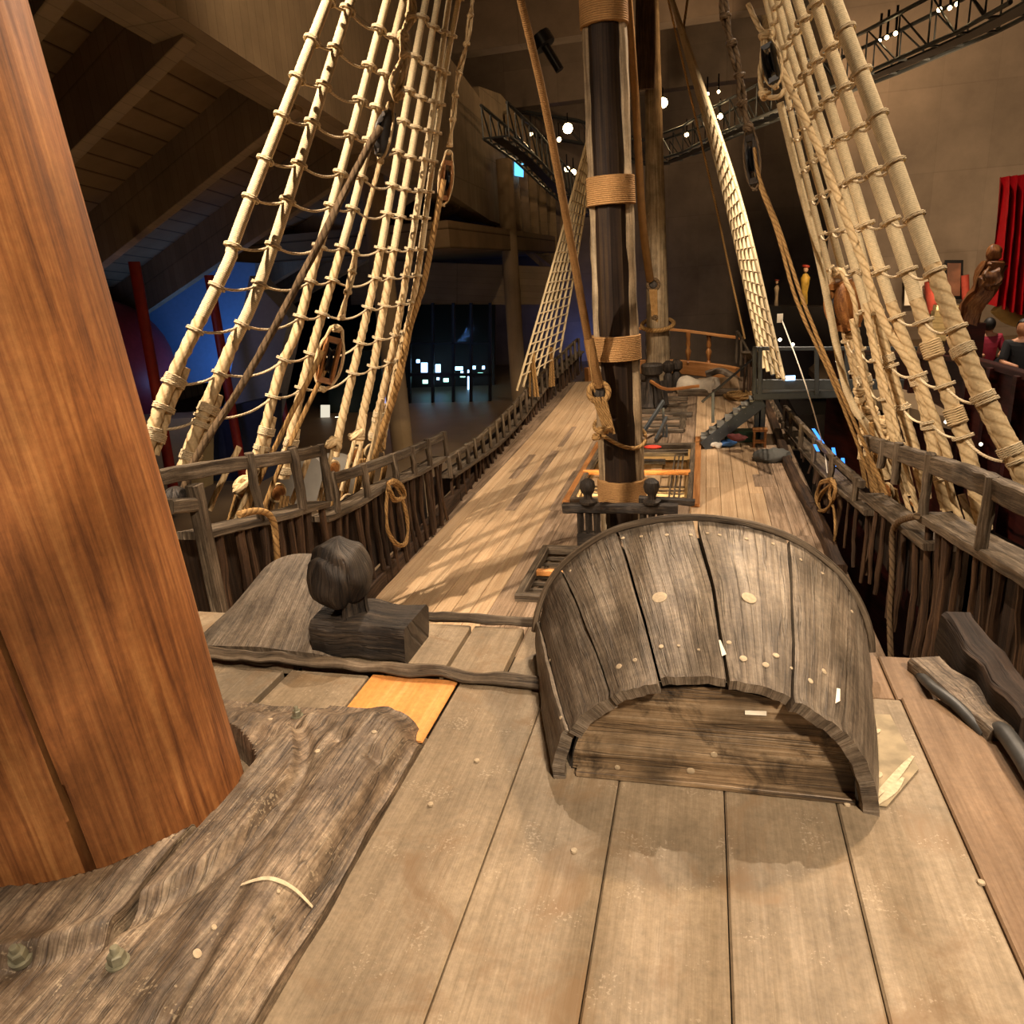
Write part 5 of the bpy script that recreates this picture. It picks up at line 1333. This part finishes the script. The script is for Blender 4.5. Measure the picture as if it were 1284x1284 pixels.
for k, (x, y) in enumerate(((533, 479), (559, 477), (580, 471), (602, 470))):
    t = quadp([(x - 3, y - 2.5), (x + 3, y - 2.5), (x + 3, y + 2), (x - 3, y + 2)], 33.5, .05, 'exit_light', E_cy, st=False, label='small cyan lit sign seen through the glass screen, %s from the left' % ['first', 'second', 'third', 'last'][k], cat='sign')
for k, (x, y, w, h) in enumerate(((524, 453, 2, 2), (531, 461, 3, 6), (534, 461, 1.6, 6), (549, 462, 3, 5), (575, 462, 5, 2.2), (593, 461, 3, 2), (606, 461, 1.5, 2), (587, 478, .8, 14), (579, 467, 1.5, 1.5), (549, 475, 1.5, 1.5))):
    quadp([(x - w, y - h), (x + w, y - h), (x + w, y + h), (x - w, y + h)], 34.5, .05, 'lit_window', E_bl, st=False, label='small blue white lit window beyond the glass screen, %s from the left or above' % ORD[k] if k else 'tiny blue white lamp at the left end beyond the glass screen', cat='window')
quadp([(505, 380), (620, 380), (620, 530), (505, 530)], 35.7, .2, 'wall_lobby', plain('lobby_wall', '2a2018', .8))
# dark display screens behind port shrouds
for k, (x0, y0, x1, y1, mt, lab) in enumerate(((366, 546, 388, 560, K_white, 'bright white lit panel low behind the port shrouds'), (479, 492, 500, 512, plain('lilac_screen', 'c8c4ff', emit=.5), 'pale lilac screen low behind the farthest port shrouds'), (402, 508, 413, 530, K_white, 'small white lit sheet left of the dark showcase'), (420, 523, 470, 526, E_w, 'thin lit shelf strip behind the port shrouds'))):
    if mt is K_white: mt = plain('lit_sheet', 'fff4dc', emit=.55)
    quadp([(x0, y0), (x1, y0), (x1, y1), (x0, y1)], 28, .05, 'lit_panel', mt, st=False, label=lab, cat='screen')
quadp([(412, 440), (478, 440), (478, 535), (412, 535)], 29, .3, 'showcase', plain('green_black_case', '14221a', .5), st=False, label='dark green showcase behind the port shrouds', cat='showcase')
# fins and walkway at the far left of the hall
for k in range(6):
    x = 634 + k * 12.5; Y = 34 + k * 1.6; a = P(x, 160 + k * 16, Y=Y); b = P(x + 4, 300 + k * 7, Y=Y); m = M(); m.prism([Vector((a.x, a.y, a.z + .5)), Vector((a.x + .45, a.y, a.z + .5)), Vector((a.x + .45, a.y, b.z)), Vector((a.x, a.y, b.z))], (-.1, .5, 0)); o = m.build('trim_%d' % (20 + k), C_col, smooth=False); struct(o, 'concrete wall fin')
m = M(); q = [P(628, 118, Y=34), P(640, 285, Y=34), P(708, 345, Y=43), P(712, 225, Y=43)]; m.prism(q, (-.3, 0, 0)); o = m.build('wall_gallery_back', C_conc, smooth=False); struct(o)
m = M(); q = [P(614, 276, Y=31), P(640, 287, Y=34), P(712, 352, Y=43), P(690, 345, Y=40), P(650, 310, Y=35)]; m.prism(q, (0, 0, .1)); o = m.build('trim_30', C_conc, smooth=False); struct(o)
quadp([(645, 203), (656, 205), (656, 222), (645, 220)], 33.8, .05, 'glowing_sign', plain('cyan_panel_light', '58b8ff', emit=1.6), st=False, label='small glowing blue panel under the left lighting bridge', cat='screen')
# lighting bridges
def truss(name, pts, label, w=.9, h=.7):
    t = thing(name, tuple(pts[0]), label, 'lighting truss')
    fr = frames(pts, Vector((0, 0, 1)))
    for (a, b) in ((-1, 0), (1, 0), (-1, 1), (1, 1)):
        m = M(); m.tube([p + f[2] * a * w / 2 + Vector((0, 0, b * h)) for p, f in zip(pts, fr)], .05, 6); m.build('chord', S_grey, t)
    m = M()
    c = catmull(pts, 1.0); f2 = frames(c, Vector((0, 0, 1)))
    for i in range(len(c) - 1):
        for a in (-1, 1):
            m.tube([c[i] + f2[i][2] * a * w / 2, c[i] + f2[i][2] * a * w / 2 + Vector((0, 0, h)), c[i + 1] + f2[i + 1][2] * a * w / 2], .025, 5)
        m.tube([c[i] - f2[i][2] * w / 2, c[i] + f2[i][2] * w / 2], .03, 5)
    m.build('lattice', S_grey, t)
    m = M(); m.sweep(c, w * .45, .05); m.build('walkway', K_black, t)
    return t
T1 = [P(622, 172, Y=24), P(660, 200, Y=28), P(700, 240, Y=34), P(735, 272, Y=42)]
T2 = [P(640, 165, Y=41), P(730, 180, Y=41), P(812, 207, Y=40), P(870, 190, Y=36), P(905, 172, Y=33), P(985, 140, Y=28), P(1105, 92, Y=24), P(1225, 40, Y=21), P(1300, 0, Y=19)]
truss('lighting_bridge', T1, 'steel lighting bridge receding on the left below the gallery', .8, .9)
truss('lighting_bridge', T2, 'long curved lighting bridge crossing the hall above the bow', 1.0, 1.0)
def dist2(x):  # depth of truss 2 near column x
    q = [(proj(p)[0], p.y) for p in T2]
    for a, b in zip(q, q[1:]):
        if a[0] <= x <= b[0]: return a[1] + (b[1] - a[1]) * (x - a[0]) / (b[0] - a[0]) - .6
    return 30
lamps = [(831, 129, 7, 38), (712, 161, 7, 36), (796, 139, 2.5, 0), (796, 146, 3.2, 0), (861, 169, 3, 0), (887, 153, 3.6, 0), (903, 146, 4, 0), (666, 168, 2.4, 30), (691, 170, 3, 32), (701, 175, 3.2, 33), (711, 212, 4, 36), (719, 216, 4.2, 37), (880, 128, 2, 0), (887, 118, 2.6, 0), (901, 115, 2.2, 0), (1103, 51, 2.4, 0), (1112, 47, 3, 0), (1123, 42, 3, 0), (1178, 12, 3.4, 0), (1191, 10, 3, 0), (1200, 5, 3, 0)]
for k, (x, y, r, Y) in enumerate(lamps):
    Y = Y or dist2(x); c = P(x, y, Y=Y); R = wpx(c, r * 1.7); t = thing('spotlight', tuple(c), 'small warm glowing spotlight on the lighting bridges above the bow', 'spotlight', 'spotlights on the lighting bridges')
    if k == 0: t['label'] = 'brightest spotlight, just right of the far mast'
    if k == 1: t['label'] = 'bright spotlight just left of the main mast'
    e = plain('lamp_glow_%d' % k, 'ffdca0', emit=30 if k < 2 else 14) if k < 3 else e
    aim = (Vector((-.5, 6, 0)) - c).normalized()
    m = M(); m.lathe(c, [(R * .3, -.01), (R, 0), (R * .9, .03), (R * .2, .04)], 16, aim); m.build('lens', e, t)
    m = M(); m.lathe(c - aim * R * 2.5, [(R * .6, 0), (R * 1.1, R * .3), (R * 1.15, R * 2.4)], 16, aim); m.build('lamp_housing', K_black, t)
    m = M(); m.tube([c - aim * R, c - aim * R + Vector((0, 0, .6))], .03, 6); m.build('hanger', K_black, t)
m = M(); a, b = P(676, 45, Y=26), P(702, 88, Y=26); m.tube([a, a.lerp(b, .3)], .35, 10); m.tube([a, b], .14, 10); o = m.build('projector', K_black); tag(o, 'black projector hanging from the ceiling left of the main mast', 'projector')

# right side: steel platform and stair
PY = 18.0
pf = thing('steel_platform', tuple(P(950, 500, Y=PY)), 'grey steel gangway platform with glass rail crossing to the ship at right', 'platform')
a, b = P(944, 493, Y=PY), P(1080, 489, Y=PY); m = M(); m.sweep([a, b], 1.0, .16); m.build('deck_beam', S_grey, pf, smooth=False)
a, b = P(944, 437, Y=PY - .5), P(1150, 437, Y=PY - .5); m = M(); m.sweep([a, b], .06, .08); m.build('top_rail', S_grey, pf, smooth=False)
a, b = P(944, 482, Y=PY - .5), P(1150, 482, Y=PY - .5); m = M(); m.sweep([a, b], .06, .22); m.build('toe_board', S_grey, pf, smooth=False)
for x in (946, 953, 1024, 1062):
    a, b = P(x, 437, Y=PY - .5), P(x, 494, Y=PY - .5); m = M(); m.sweep([a, b], .09, .09, up=Vector((1, 0, 0))); m.build('rail_post', S_grey, pf, smooth=False)
for x in (951, 956): 
    a = P(x, 494, Y=PY); m = M(); m.sweep([a, Vector((a.x, a.y, dz(a.y)))], .16, .16, up=Vector((1, 0, 0))); m.build('leg', S_grey, pf, smooth=False)
m = M(); c = P(991, 474, Y=PY - .56); m.box(c, .2, .02, .1); m.build('lit_sign', E_bl, pf, smooth=False)
st = thing('steel_stair', tuple(Pd(885, 555)), 'grey steel stair leading from the deck up to the gangway platform', 'stair')
a0, b0 = Pd(882, 556, .05), P(955, 500, Y=PY)
for off in (-.35, .35):
    o_ = Vector((0, off, 0)); m = M(); m.sweep([a0 + o_, b0 + o_], .05, .26, up=Vector((-.4, 0, 1))); m.build('stringer', S_grey, st, smooth=False)
for k in range(7):
    q = a0.lerp(b0, (k + .4) / 7.2) + Vector((0, 0, .12)); m = M(); m.box(q, .26, .68, .04); m.build('tread', plain('tread_grey', '8a8880', .5) if k == 0 else m_tr, st, smooth=False) if k else None
    if k == 0:
        m_tr = plain('tread_grey', '8a8880', .5); m.build('tread', m_tr, st, smooth=False)
a, b = P(880, 504, Y=PY - .5), P(944, 450, Y=PY - .5); m = M(); m.sweep([a, b], .05, .05); m.build('stair_rail', K_black, st, smooth=False)
a, b = P(894, 492, Y=PY - .5), P(894, 530, Y=PY - .5); m = M(); m.sweep([a, b], .07, .07, up=Vector((1, 0, 0))); m.build('rail_post', S_grey, st, smooth=False)
c = Pd(929, 553); m = M(); m.box(c + Vector((0, 0, .14)), .75, .35, .26); o = m.build('green_crate', plain('green_crate', '26402a', .6), smooth=False); tag(o, 'dark green crate on the deck below the steel stair', 'crate')
t = thing('small_stool', tuple(Pd(952, 560)), 'small reddish brown wooden stool beside the green crate', 'stool'); c = Pd(952, 560)
m = M(); m.box(c + Vector((0, 0, .40)), .32, .3, .05); m.build('seat', W_block, t, smooth=False)
for sx in (-1, 1):
    for sy in (-1, 1):
        m = M(); m.box(c + Vector((sx * .12, sy * .1, .19)), .045, .045, .38); m.build('leg', W_block, t, smooth=False)
    m = M(); m.box(c + Vector((0, sx * .1, .12)), .24, .03, .04); m.build('stretcher', W_block, t, smooth=False)
for k, (x, y, col, lab) in enumerate(((896, 557, 'd8d0c0', 'small white cloth on the deck at the foot of the stair'), (911, 556, '4f7fc0', 'small blue cloth beside the green crate'), (968, 572, '5b5a54', 'folded grey tarpaulin by the stool'), (925, 548, '6b3430', 'dark red bundle on the green crate'))):
    c = Pd(x, y, .08 if k < 3 else .33); m = M(); m.ball(c, .17 if k != 2 else .35, (1.2, .9, .45), 16, rough=.06); o = m.build('cloth_bundle', plain('cloth_%d' % k, col, .9)); tag(o, lab, 'cloth')
m = M(); q0 = Pd(927, 498, .03)
for k in range(7): m.torus(q0 + Vector((rnd(-.25, .25), rnd(-.3, .3), .02 * k)), Vector((rnd(-.1, .1), rnd(-.1, .1), 1)), rnd(.25, .45), .035, 20, 6)
o = m.build('coiled_rope', R_brown); tag(o, 'loose coil of rope on the foredeck right of the hatch', 'rope')

# dark red balcony on the right
pts = [P(1040, 440, Y=22), P(1150, 446, Y=17), P(1222, 452, Y=13.5), P(1284, 470, Y=11), P(1360, 492, Y=9)]
bal = thing('balcony', tuple(pts[1]), 'dark red panelled balcony front behind the starboard shrouds', 'balcony')
m = M(); m.sweep(pts, .14, .10); m.build('balcony_rail', W_maroon, bal)
m = M()
for p, q in zip(pts, pts[1:]):
    m.prism([p, q, Vector((q.x, q.y, -8.9)), Vector((p.x, p.y, -8.9))], (.15, .1, 0))
m.build('balcony_front', W_maroon, bal, smooth=False)
for p in [pts[1], pts[2], pts[2].lerp(pts[3], .5), pts[3]]:
    m = M(); m.box((p.x - .06, p.y - .08, p.z - 3), .14, .14, 6); m.build('balcony_pilaster', W_maroon, bal, smooth=False)
quadp([(962, 384), (1100, 386), (1100, 520), (962, 520)], 26, .9, 'dark_hull_model', plain('near_black_red', '160b0a', .6), st=False, label='dark exhibit structure behind the gangway platform', cat='exhibit')
fl = M(); fl.prism([Vector((pts[0].x, pts[0].y, pts[0].z - 1.0)), Vector((pts[2].x, pts[2].y, pts[2].z - 1.0)), Vector((17, 12, pts[2].z - 1.0)), Vector((17, 44, pts[0].z - 1)), Vector((pts[0].x, 44, pts[0].z - 1))], (0, 0, -.2)); o = fl.build('floor_balcony', C_floor, smooth=False); struct(o)
# pale lit exhibition wall, picture, panels
a = P(1030, 440, Y=30).x; m = M(); m.prism([Vector((a, 30, -9)), Vector((a, 30, 13)), Vector((17, 30, 13)), Vector((17, 30, -9))], (0, .3, 0)); o = m.build('wall_exhibit', C_wall, smooth=False); struct(o)
pc = thing('framed_picture', tuple(P(1196, 350, Y=29.5)), 'tall black framed brown picture on the pale wall at right', 'picture')
quadp([(1185, 326), (1208, 326), (1207, 375), (1184, 375)], 29.6, .08, 'frame', K_black, parent=pc)
quadp([(1188, 330), (1205, 330), (1204, 371), (1187, 371)], 29.55, .04, 'print', plain('brown_print', '8a5a42', .6, 0, .5, 1.5), parent=pc)
quadp([(1135, 349), (1171, 349), (1170, 383), (1134, 383)], 29.5, .05, 'white_sheet', K_white, st=False, label='pale printed sheet on the wall behind the starboard shrouds', cat='poster')
m = M(); q = P(1172, 360, Y=29); m.tube([P(1169, 352, Y=29), P(1173, 392, Y=29)], .25, 10); o = m.build('red_pennant', plain('dull_red_cloth', 'a03c2c', .8)); tag(o, 'dull red hanging flag left of the framed picture', 'flag')
m = M(); m.tube([P(1210, 345, Y=29), P(1211, 375, Y=29)], .12, 10); o = m.build('red_pennant', plain('dull_red_cloth_2', 'a03c2c', .8)); tag(o, 'narrow dull red flag right of the framed picture', 'flag')
ss = thing('pale_steps', tuple(P(1190, 420, Y=27)), 'flight of pale steps under the framed picture', 'stair')
for k in range(6):
    y = 386 + k * 7.5; a = P(1172 - k * 2.5, y, Y=28.5 - k * .35); b = P(1212 + k * 1.0, y, Y=28.5 - k * .35); m = M(); m.sweep([a, b], .45, .18); m.build('step', plain('cream_step', 'b7a67c', .7) if k == 0 else mst, ss, smooth=False) if k else None
    if k == 0: mst = plain('cream_step', 'b7a67c', .7); m.build('step', mst, ss, smooth=False)
# red curtain
rows = []; n = 70
cm = M(); 
for j in range(25):
    v = j / 24; row = []
    for i in range(n + 1):
        u = i / n; x0 = 1256 - 14 * v ** 1.5; x1 = 1330
        y = 222 + 160 * v + 20 * math.sin(u * 2.2) * v; x = x0 + (x1 - x0) * u
        q = P(x, y - 8 * u, Y=17.5); q.y += .16 * math.sin(u * 52 + v * 2) * (1 - .2 * v) ; row.append(q)
    rows.append(row)
cm.grid(rows); back = [[q + Vector((0, .04, 0)) for q in r] for r in rows]; cm.grid(back, flip=True)
o = cm.build('red_curtain', plain('crimson_satin', 'b3121a', .38, 0, .1)); tag(o, 'crimson draped curtain at the right border', 'curtain')
a = P(1248, 395, Y=17.4); m = M(); m.tube([P(1250, 385, Y=17.6), P(1262, 396, Y=17.6), P(1284, 402, Y=17.6), P(1330, 396, Y=17.6)], .14, 10, step=.1); o = m.build('curtain_swag', plain('cream_gold_cloth', 'b89a5a', .7)); tag(o, 'cream and gold hem swag under the crimson curtain', 'curtain')
# carved figurehead
cv = thing('carved_figure', tuple(P(1228, 420, Y=15.5)), 'carved wooden figure with lion mask and head in front of the crimson curtain', 'sculpture')
wv = wood('carved_limewood', ('3c2010', '7a4a26', 'a87848'), su=10, sv=3, rough=.45, bump=.5, blotch=.4, bs=6)
YS = 15.5
m = M(); m.sweep([P(1212, 405, Y=YS), P(1218, 385, Y=YS), P(1232, 368, Y=YS), P(1240, 345, Y=YS), P(1247, 330, Y=YS)], .42, .36, rough=.06, step=.08, ch=.8, nsc=5); m.build('carved_body', wv, cv)
a = P(1212, 405, Y=YS); zf = pts[2].z - 1.1; m = M(); m.box((a.x, a.y, (a.z + zf) / 2), .5, .45, max(.3, a.z - zf)); m.build('pedestal', W_maroon, cv, smooth=False)
m = M(); m.ball(P(1243, 350, Y=YS - .15), wpx(P(1243, 350, Y=YS), 26), (1, .8, 1.1), 32, rough=.07); m.build('lion_mask', wv, cv)
m = M(); m.ball(P(1246, 318, Y=YS), wpx(P(1246, 320, Y=YS), 18), (1, 1, 1.25), 28, rough=.035, fn=lambda d_: 1 + .12 * math.exp(-((d_ - Vector((-.3, -.95, 0))).length / .35) ** 2)); m.build('carved_head', wv, cv)
m = M(); m.torus(P(1246, 331, Y=YS), Vector((0, 0, 1)), .11, .06, 18, 8); m.build('carved_collar', wv, cv)
for k, (x, yt, ybm, w, c1, c2, lab) in enumerate(((1008, 332, 382, 11, 'd8b048', 'b8402c', 'painted figure in yellow and red on the far exhibit'), (973, 350, 384, 6, 'c9b090', 'a04030', 'small painted figure left of the larger one'))):
    Y = 26.4; t = thing('painted_figure', tuple(P(x, ybm, Y=Y)), lab, 'sculpture')
    hh = (ybm - yt); m = M(); b = P(x, ybm, Y=Y); tp = P(x, yt, Y=Y); L = tp.z - b.z; r = wpx(b, w)
    m.lathe(b, [(r * .9, 0), (r * .6, L * .3), (r * .75, L * .5), (r * 1.0, L * .68), (r * .4, L * .78)], 14, rough=.03); m.build('figure_body', plain('paint_a%d' % k, c1, .5, 0, .4, 4), t)
    m = M(); m.ball(b + Vector((0, 0, L * .88)), r * .55, (1, 1, 1.2), 14); m.build('figure_head', plain('skin_paint%d' % k, 'd8b090', .5), t)
    m = M(); m.torus(b + Vector((0, 0, L * .96)), Vector((.2, 0, 1)), r * .55, r * .3, 14, 7); m.build('figure_hat', plain('paint_b%d' % k, c2, .5), t)
# balcony lamps (small globes)
for k, (x, y) in enumerate(((978, 426), (994, 432), (1033, 446), (1050, 453), (1186, 529), (1230, 557), (178, 457), (412, 397), (472, 377))):
    c = P(x, y, Y=[20, 20, 20, 20, 12, 11, 26, 27, 27][k]); m = M(); m.ball(c, wpx(c, 4.2 if k < 6 else 3.5), (1, 1, 1), 10); o = m.build('globe_lamp', E_w)
    tag(o, 'tiny glowing lamp ' + ['left end of the row on the platform rail', 'second in the row on the platform rail', 'third in the row on the platform rail', 'right end of the row on the platform rail', 'behind the second thickest starboard shroud', 'behind the thickest starboard shroud, low down', 'behind the orange mast near the maroon dome', 'high in the dark behind the port shrouds, left one', 'high in the dark behind the port shrouds, right one'][k], 'lamp')
# blue lit slots beyond the starboard rail
for k, (a, b, c, d_) in enumerate(((1018, 538, 1032, 556), (1043, 562, 1049, 585), (1055, 575, 1058, 587), (1020, 558, 1026, 566))):
    quadp([(a, b), (a + 4, b), (c + 2, d_), (c - 2, d_)], 14 - k * .3, .04, 'blue_slot_light', E_b2, st=False, label='narrow blue lit strip seen between the starboard posts, %s' % ['upper left one', 'middle one', 'right one', 'lowest left one'][k], cat='light')
# visitors
skin = plain('skin', 'b07a58', .55); hairm = plain('dark_hair', '120d0a', .6)
def person(px, Y, label, coat, trousers='1a1a20', face=-1.0, lean=0.0, sc=1.0, arms=1):
    hd = P(px[0], px[1], Y=Y); base = hd - Vector((0, 0, 1.62 * sc)); t = thing('person', tuple(base), label, 'person')
    J = {'pel': (0, 0, .92), 'sp': (0, 0, 1.12), 'ch': (lean * .3, 0, 1.35), 'nk': (lean * .5, 0, 1.47), 'hd': (lean * .6, 0, 1.56),
         'sl': (-.19 + lean * .4, 0, 1.40), 'el': (-.26 + lean * .4, -.08, 1.13), 'hl': (-.12 + lean * .4, -.32, 1.08), 'sr': (.19 + lean * .4, 0, 1.40), 'er': (.26 + lean * .4, -.08, 1.13), 'hr': (.12 + lean * .4, -.32, 1.08),
         'kl': (-.10, -.02, .5), 'fl': (-.11, 0, .08), 'tl': (-.11, -.16, .04), 'kr': (.10, -.02, .5), 'fr': (.11, 0, .08), 'tr': (.11, -.16, .04), 'pl': (-.1, 0, .88), 'pr': (.1, 0, .88)}
    Rr = {'pel': .15, 'sp': .15, 'ch': .17, 'nk': .06, 'hd': .07, 'sl': .08, 'el': .055, 'hl': .04, 'sr': .08, 'er': .055, 'hr': .04, 'kl': .065, 'fl': .045, 'tl': .04, 'kr': .065, 'fr': .045, 'tr': .04, 'pl': .1, 'pr': .1}
    E = [('pel', 'sp'), ('sp', 'ch'), ('ch', 'nk'), ('nk', 'hd'), ('ch', 'sl'), ('sl', 'el'), ('el', 'hl'), ('ch', 'sr'), ('sr', 'er'), ('er', 'hr'), ('pel', 'pl'), ('pl', 'kl'), ('kl', 'fl'), ('fl', 'tl'), ('pel', 'pr'), ('pr', 'kr'), ('kr', 'fr'), ('fr', 'tr')]
    def skinned(name, keys, mat, grow=1.0):
        ks = [k for k in J if k in keys]; me = bpy.data.meshes.new(name); me.from_pydata([tuple(base + Vector(J[k]) * sc) for k in ks], [(ks.index(a), ks.index(b)) for a, b in E if a in ks and b in ks], [])
        o = bpy.data.objects.new(name, me); COL.objects.link(o); o.modifiers.new('Skin', 'SKIN')
        for i, k in enumerate(ks): v = me.skin_vertices[0].data[i]; v.radius = (Rr[k] * grow * sc,) * 2; v.use_root = (k == ks[0])
        s = o.modifiers.new('Sub', 'SUBSURF'); s.levels = 2; s.render_levels = 2; me.materials.append(mat); o.parent = t; o.matrix_parent_inverse = Matrix.Translation(-base); return o
    skinned('body', list(J), skin, .92)
    skinned('coat', ['pel', 'sp', 'ch', 'sl', 'el', 'sr', 'er', 'pl', 'pr'] + [], coat, 1.12)
    skinned('trousers', ['pel', 'pl', 'pr', 'kl', 'kr', 'fl', 'fr'], plain('trousers', trousers, .8), 1.06)
    fdir = Vector((math.sin(face), -math.cos(face), 0)); hc = base + Vector(J['hd']) * sc + Vector((0, 0, .06))
    def hf(d_):
        v = 1.0; v += .16 * math.exp(-((d_ - (fdir + Vector((0, 0, -.1))).normalized()).length / .22) ** 2)
        v -= .05 * math.exp(-((d_ - (fdir + Vector((0, 0, .15))).normalized()).length / .3) ** 2); return v
    m = M(); m.ball(hc, .105 * sc, (.88, 1, 1.2), 24, fn=hf); m.build('head', skin, t)
    m = M(); m.ball(hc - fdir * .02 + Vector((0, 0, .025)), .118 * sc, (.9, 1, 1.1), 24, fn=lambda d_: .7 if (d_.dot(fdir) > .35 and d_.z < .55) else 1); m.build('hair', hairm, t)
    return t
person((1222, 404), 17.5, 'visitor with dark hair in a black coat leaning on the balcony, the left one', plain('black_coat', '141418', .8), face=.9)
person((1241, 408), 16.4, 'visitor in a red coat with olive shoulders facing away at the balcony', plain('red_coat', '8e1430', .7), face=2.6)
person((1284, 412), 13.0, 'visitor in black cut off by the right border', plain('dark_coat', '0e0e12', .8), face=-.6)

# ================================================================== LIGHT
def spot(loc, tgt, e, col='ffd9a8', size=.25, ang=60, blend=.6):
    l = bpy.data.lights.new('spot', 'SPOT'); l.energy = e; l.color = lin(col)[:3]; l.shadow_soft_size = size; l.spot_size = math.radians(ang); l.spot_blend = blend
    o = bpy.data.objects.new('lamp_light', l); COL.objects.link(o); o.location = loc
    o.rotation_euler = (Vector(tgt) - Vector(loc)).to_track_quat('-Z', 'Y').to_euler(); return o
def area(loc, tgt, e, col, sx, sy):
    l = bpy.data.lights.new('area', 'AREA'); l.shape = 'RECTANGLE'; l.size = sx; l.size_y = sy; l.energy = e; l.color = lin(col)[:3]
    o = bpy.data.objects.new('soft_light', l); COL.objects.link(o); o.location = loc
    o.rotation_euler = (Vector(tgt) - Vector(loc)).to_track_quat('-Z', 'Y').to_euler(); return o
w = bpy.data.worlds.new('world'); SC.world = w; w.use_nodes = True
w.node_tree.nodes['Background'].inputs[0].default_value = (.35, .28, .24, 1); w.node_tree.nodes['Background'].inputs[1].default_value = .03
WARM = 'ffe8ce'
spot((-5.7, 3.2, 8.5), (-2.2, 9.5, -2.4), 5200, WARM, .06, 62)           # port high: deck and shroud shadows
spot((-6.0, 1.5, 7.0), (-3.6, 8, 3), 900, WARM, .2, 60)             # port shrouds
spot((-.2, 8.0, 9.5), (0, 1.2, 0), 2300, WARM, .06, 72)
spot((1.6, -1.0, 8.5), (.2, 1.4, 0), 900, WARM, .4, 60)  # unseen fill added to soften the hood's shadow
spot((1.2, 22, 11), (0, 3, 0), 1800, WARM, .12, 34)               # ahead, high: mast shadow and sheen on quarterdeck
spot((-2.3, 21, 11), (0, 3, 0), 1500, WARM, .12, 34)
spot((4.6, 12, 10), (0, 2, 0), 1500, WARM, .3, 44)
spot((3.4, -3.5, 7.0), (-.3, 2.3, .2), 3300, WARM, .35, 45)
spot((-.2, 26.5, 4.5), (-1.2, 30.5, -1.6), 900, WARM, .2, 80)         # added fill without a visible source, brightens the bow rail
spot((6.5, 4, 8), (2.2, 9, 1), 1700, WARM, .2, 70)            # starboard shrouds
spot((3.0, 8, 6.5), (-2, 1.5, .6), 1300, 'ffcf94', .2, 40)            # orange mast rim
spot((1.0, 13, 9.5), (-1.6, 23.5, -2.4), 4200, WARM, .3, 40)       # foredeck
spot((2.5, 16, 10.5), (0, 14, -2.4), 4400, WARM, .2, 90)
area((-1.3, 13.0, -2.62), (-1.3, 17, -3.1), 160, 'ffdc9c', 2.0, .15)  # lower deck glow
spot((7.5, 28.0, -.5), (8, 30, 2.0), 120, 'ffe2b8', .3, 130)
spot((8, 20, 2), (11, 30, 5), 200, 'ffd8a8', .3, 90)
spot((12, 28.0, -.5), (12.5, 30, 2.5), 100, 'ffe2b8', .3, 130)            # exhibition wall
spot((6, 20, 4), (8, 43, 5), 1700, 'ffd8a8', .3, 100)            # end wall right
spot((12, 12, 7), (11.5, 17.5, 2), 400, 'ffd0b0', .3, 60)
area((-13.5, 19.6, -1.5), (-15.5, 21.6, 1.2), 60, '6ca4f4', 1, 1)
area((-6.5, 42, -3), (-6.8, 43.8, 0), 25, '3c7cff', 1, 1)
spot((-3.2, 9, 11.0), (-7.5, 16, 6), 1150, 'ffd8a8', .3, 80)        # parapet
spot((-12, 12, -2.5), (-11, 14, 6), 60, 'ffcf98', .4, 120)       # gallery soffit
spot((-12, 26, 2.5), (-11, 27, -3.5), 160, 'ffcf98', .4, 130)      # gallery floor
area((-13, 15, 0), (-16, 19, 0), 14, 'a0a8e0', 1.5, 1.5)
spot((2, 26, 4), (1, 30, 13), 1100, 'ffcf98', .3, 150)  # unseen uplight added to lift the dark ceiling
SC.view_settings.view_transform = 'Standard'; SC.view_settings.look = 'None'; SC.view_settings.gamma = 1; SC.view_settings.use_curve_mapping = False
SC.view_settings.exposure = 0.6
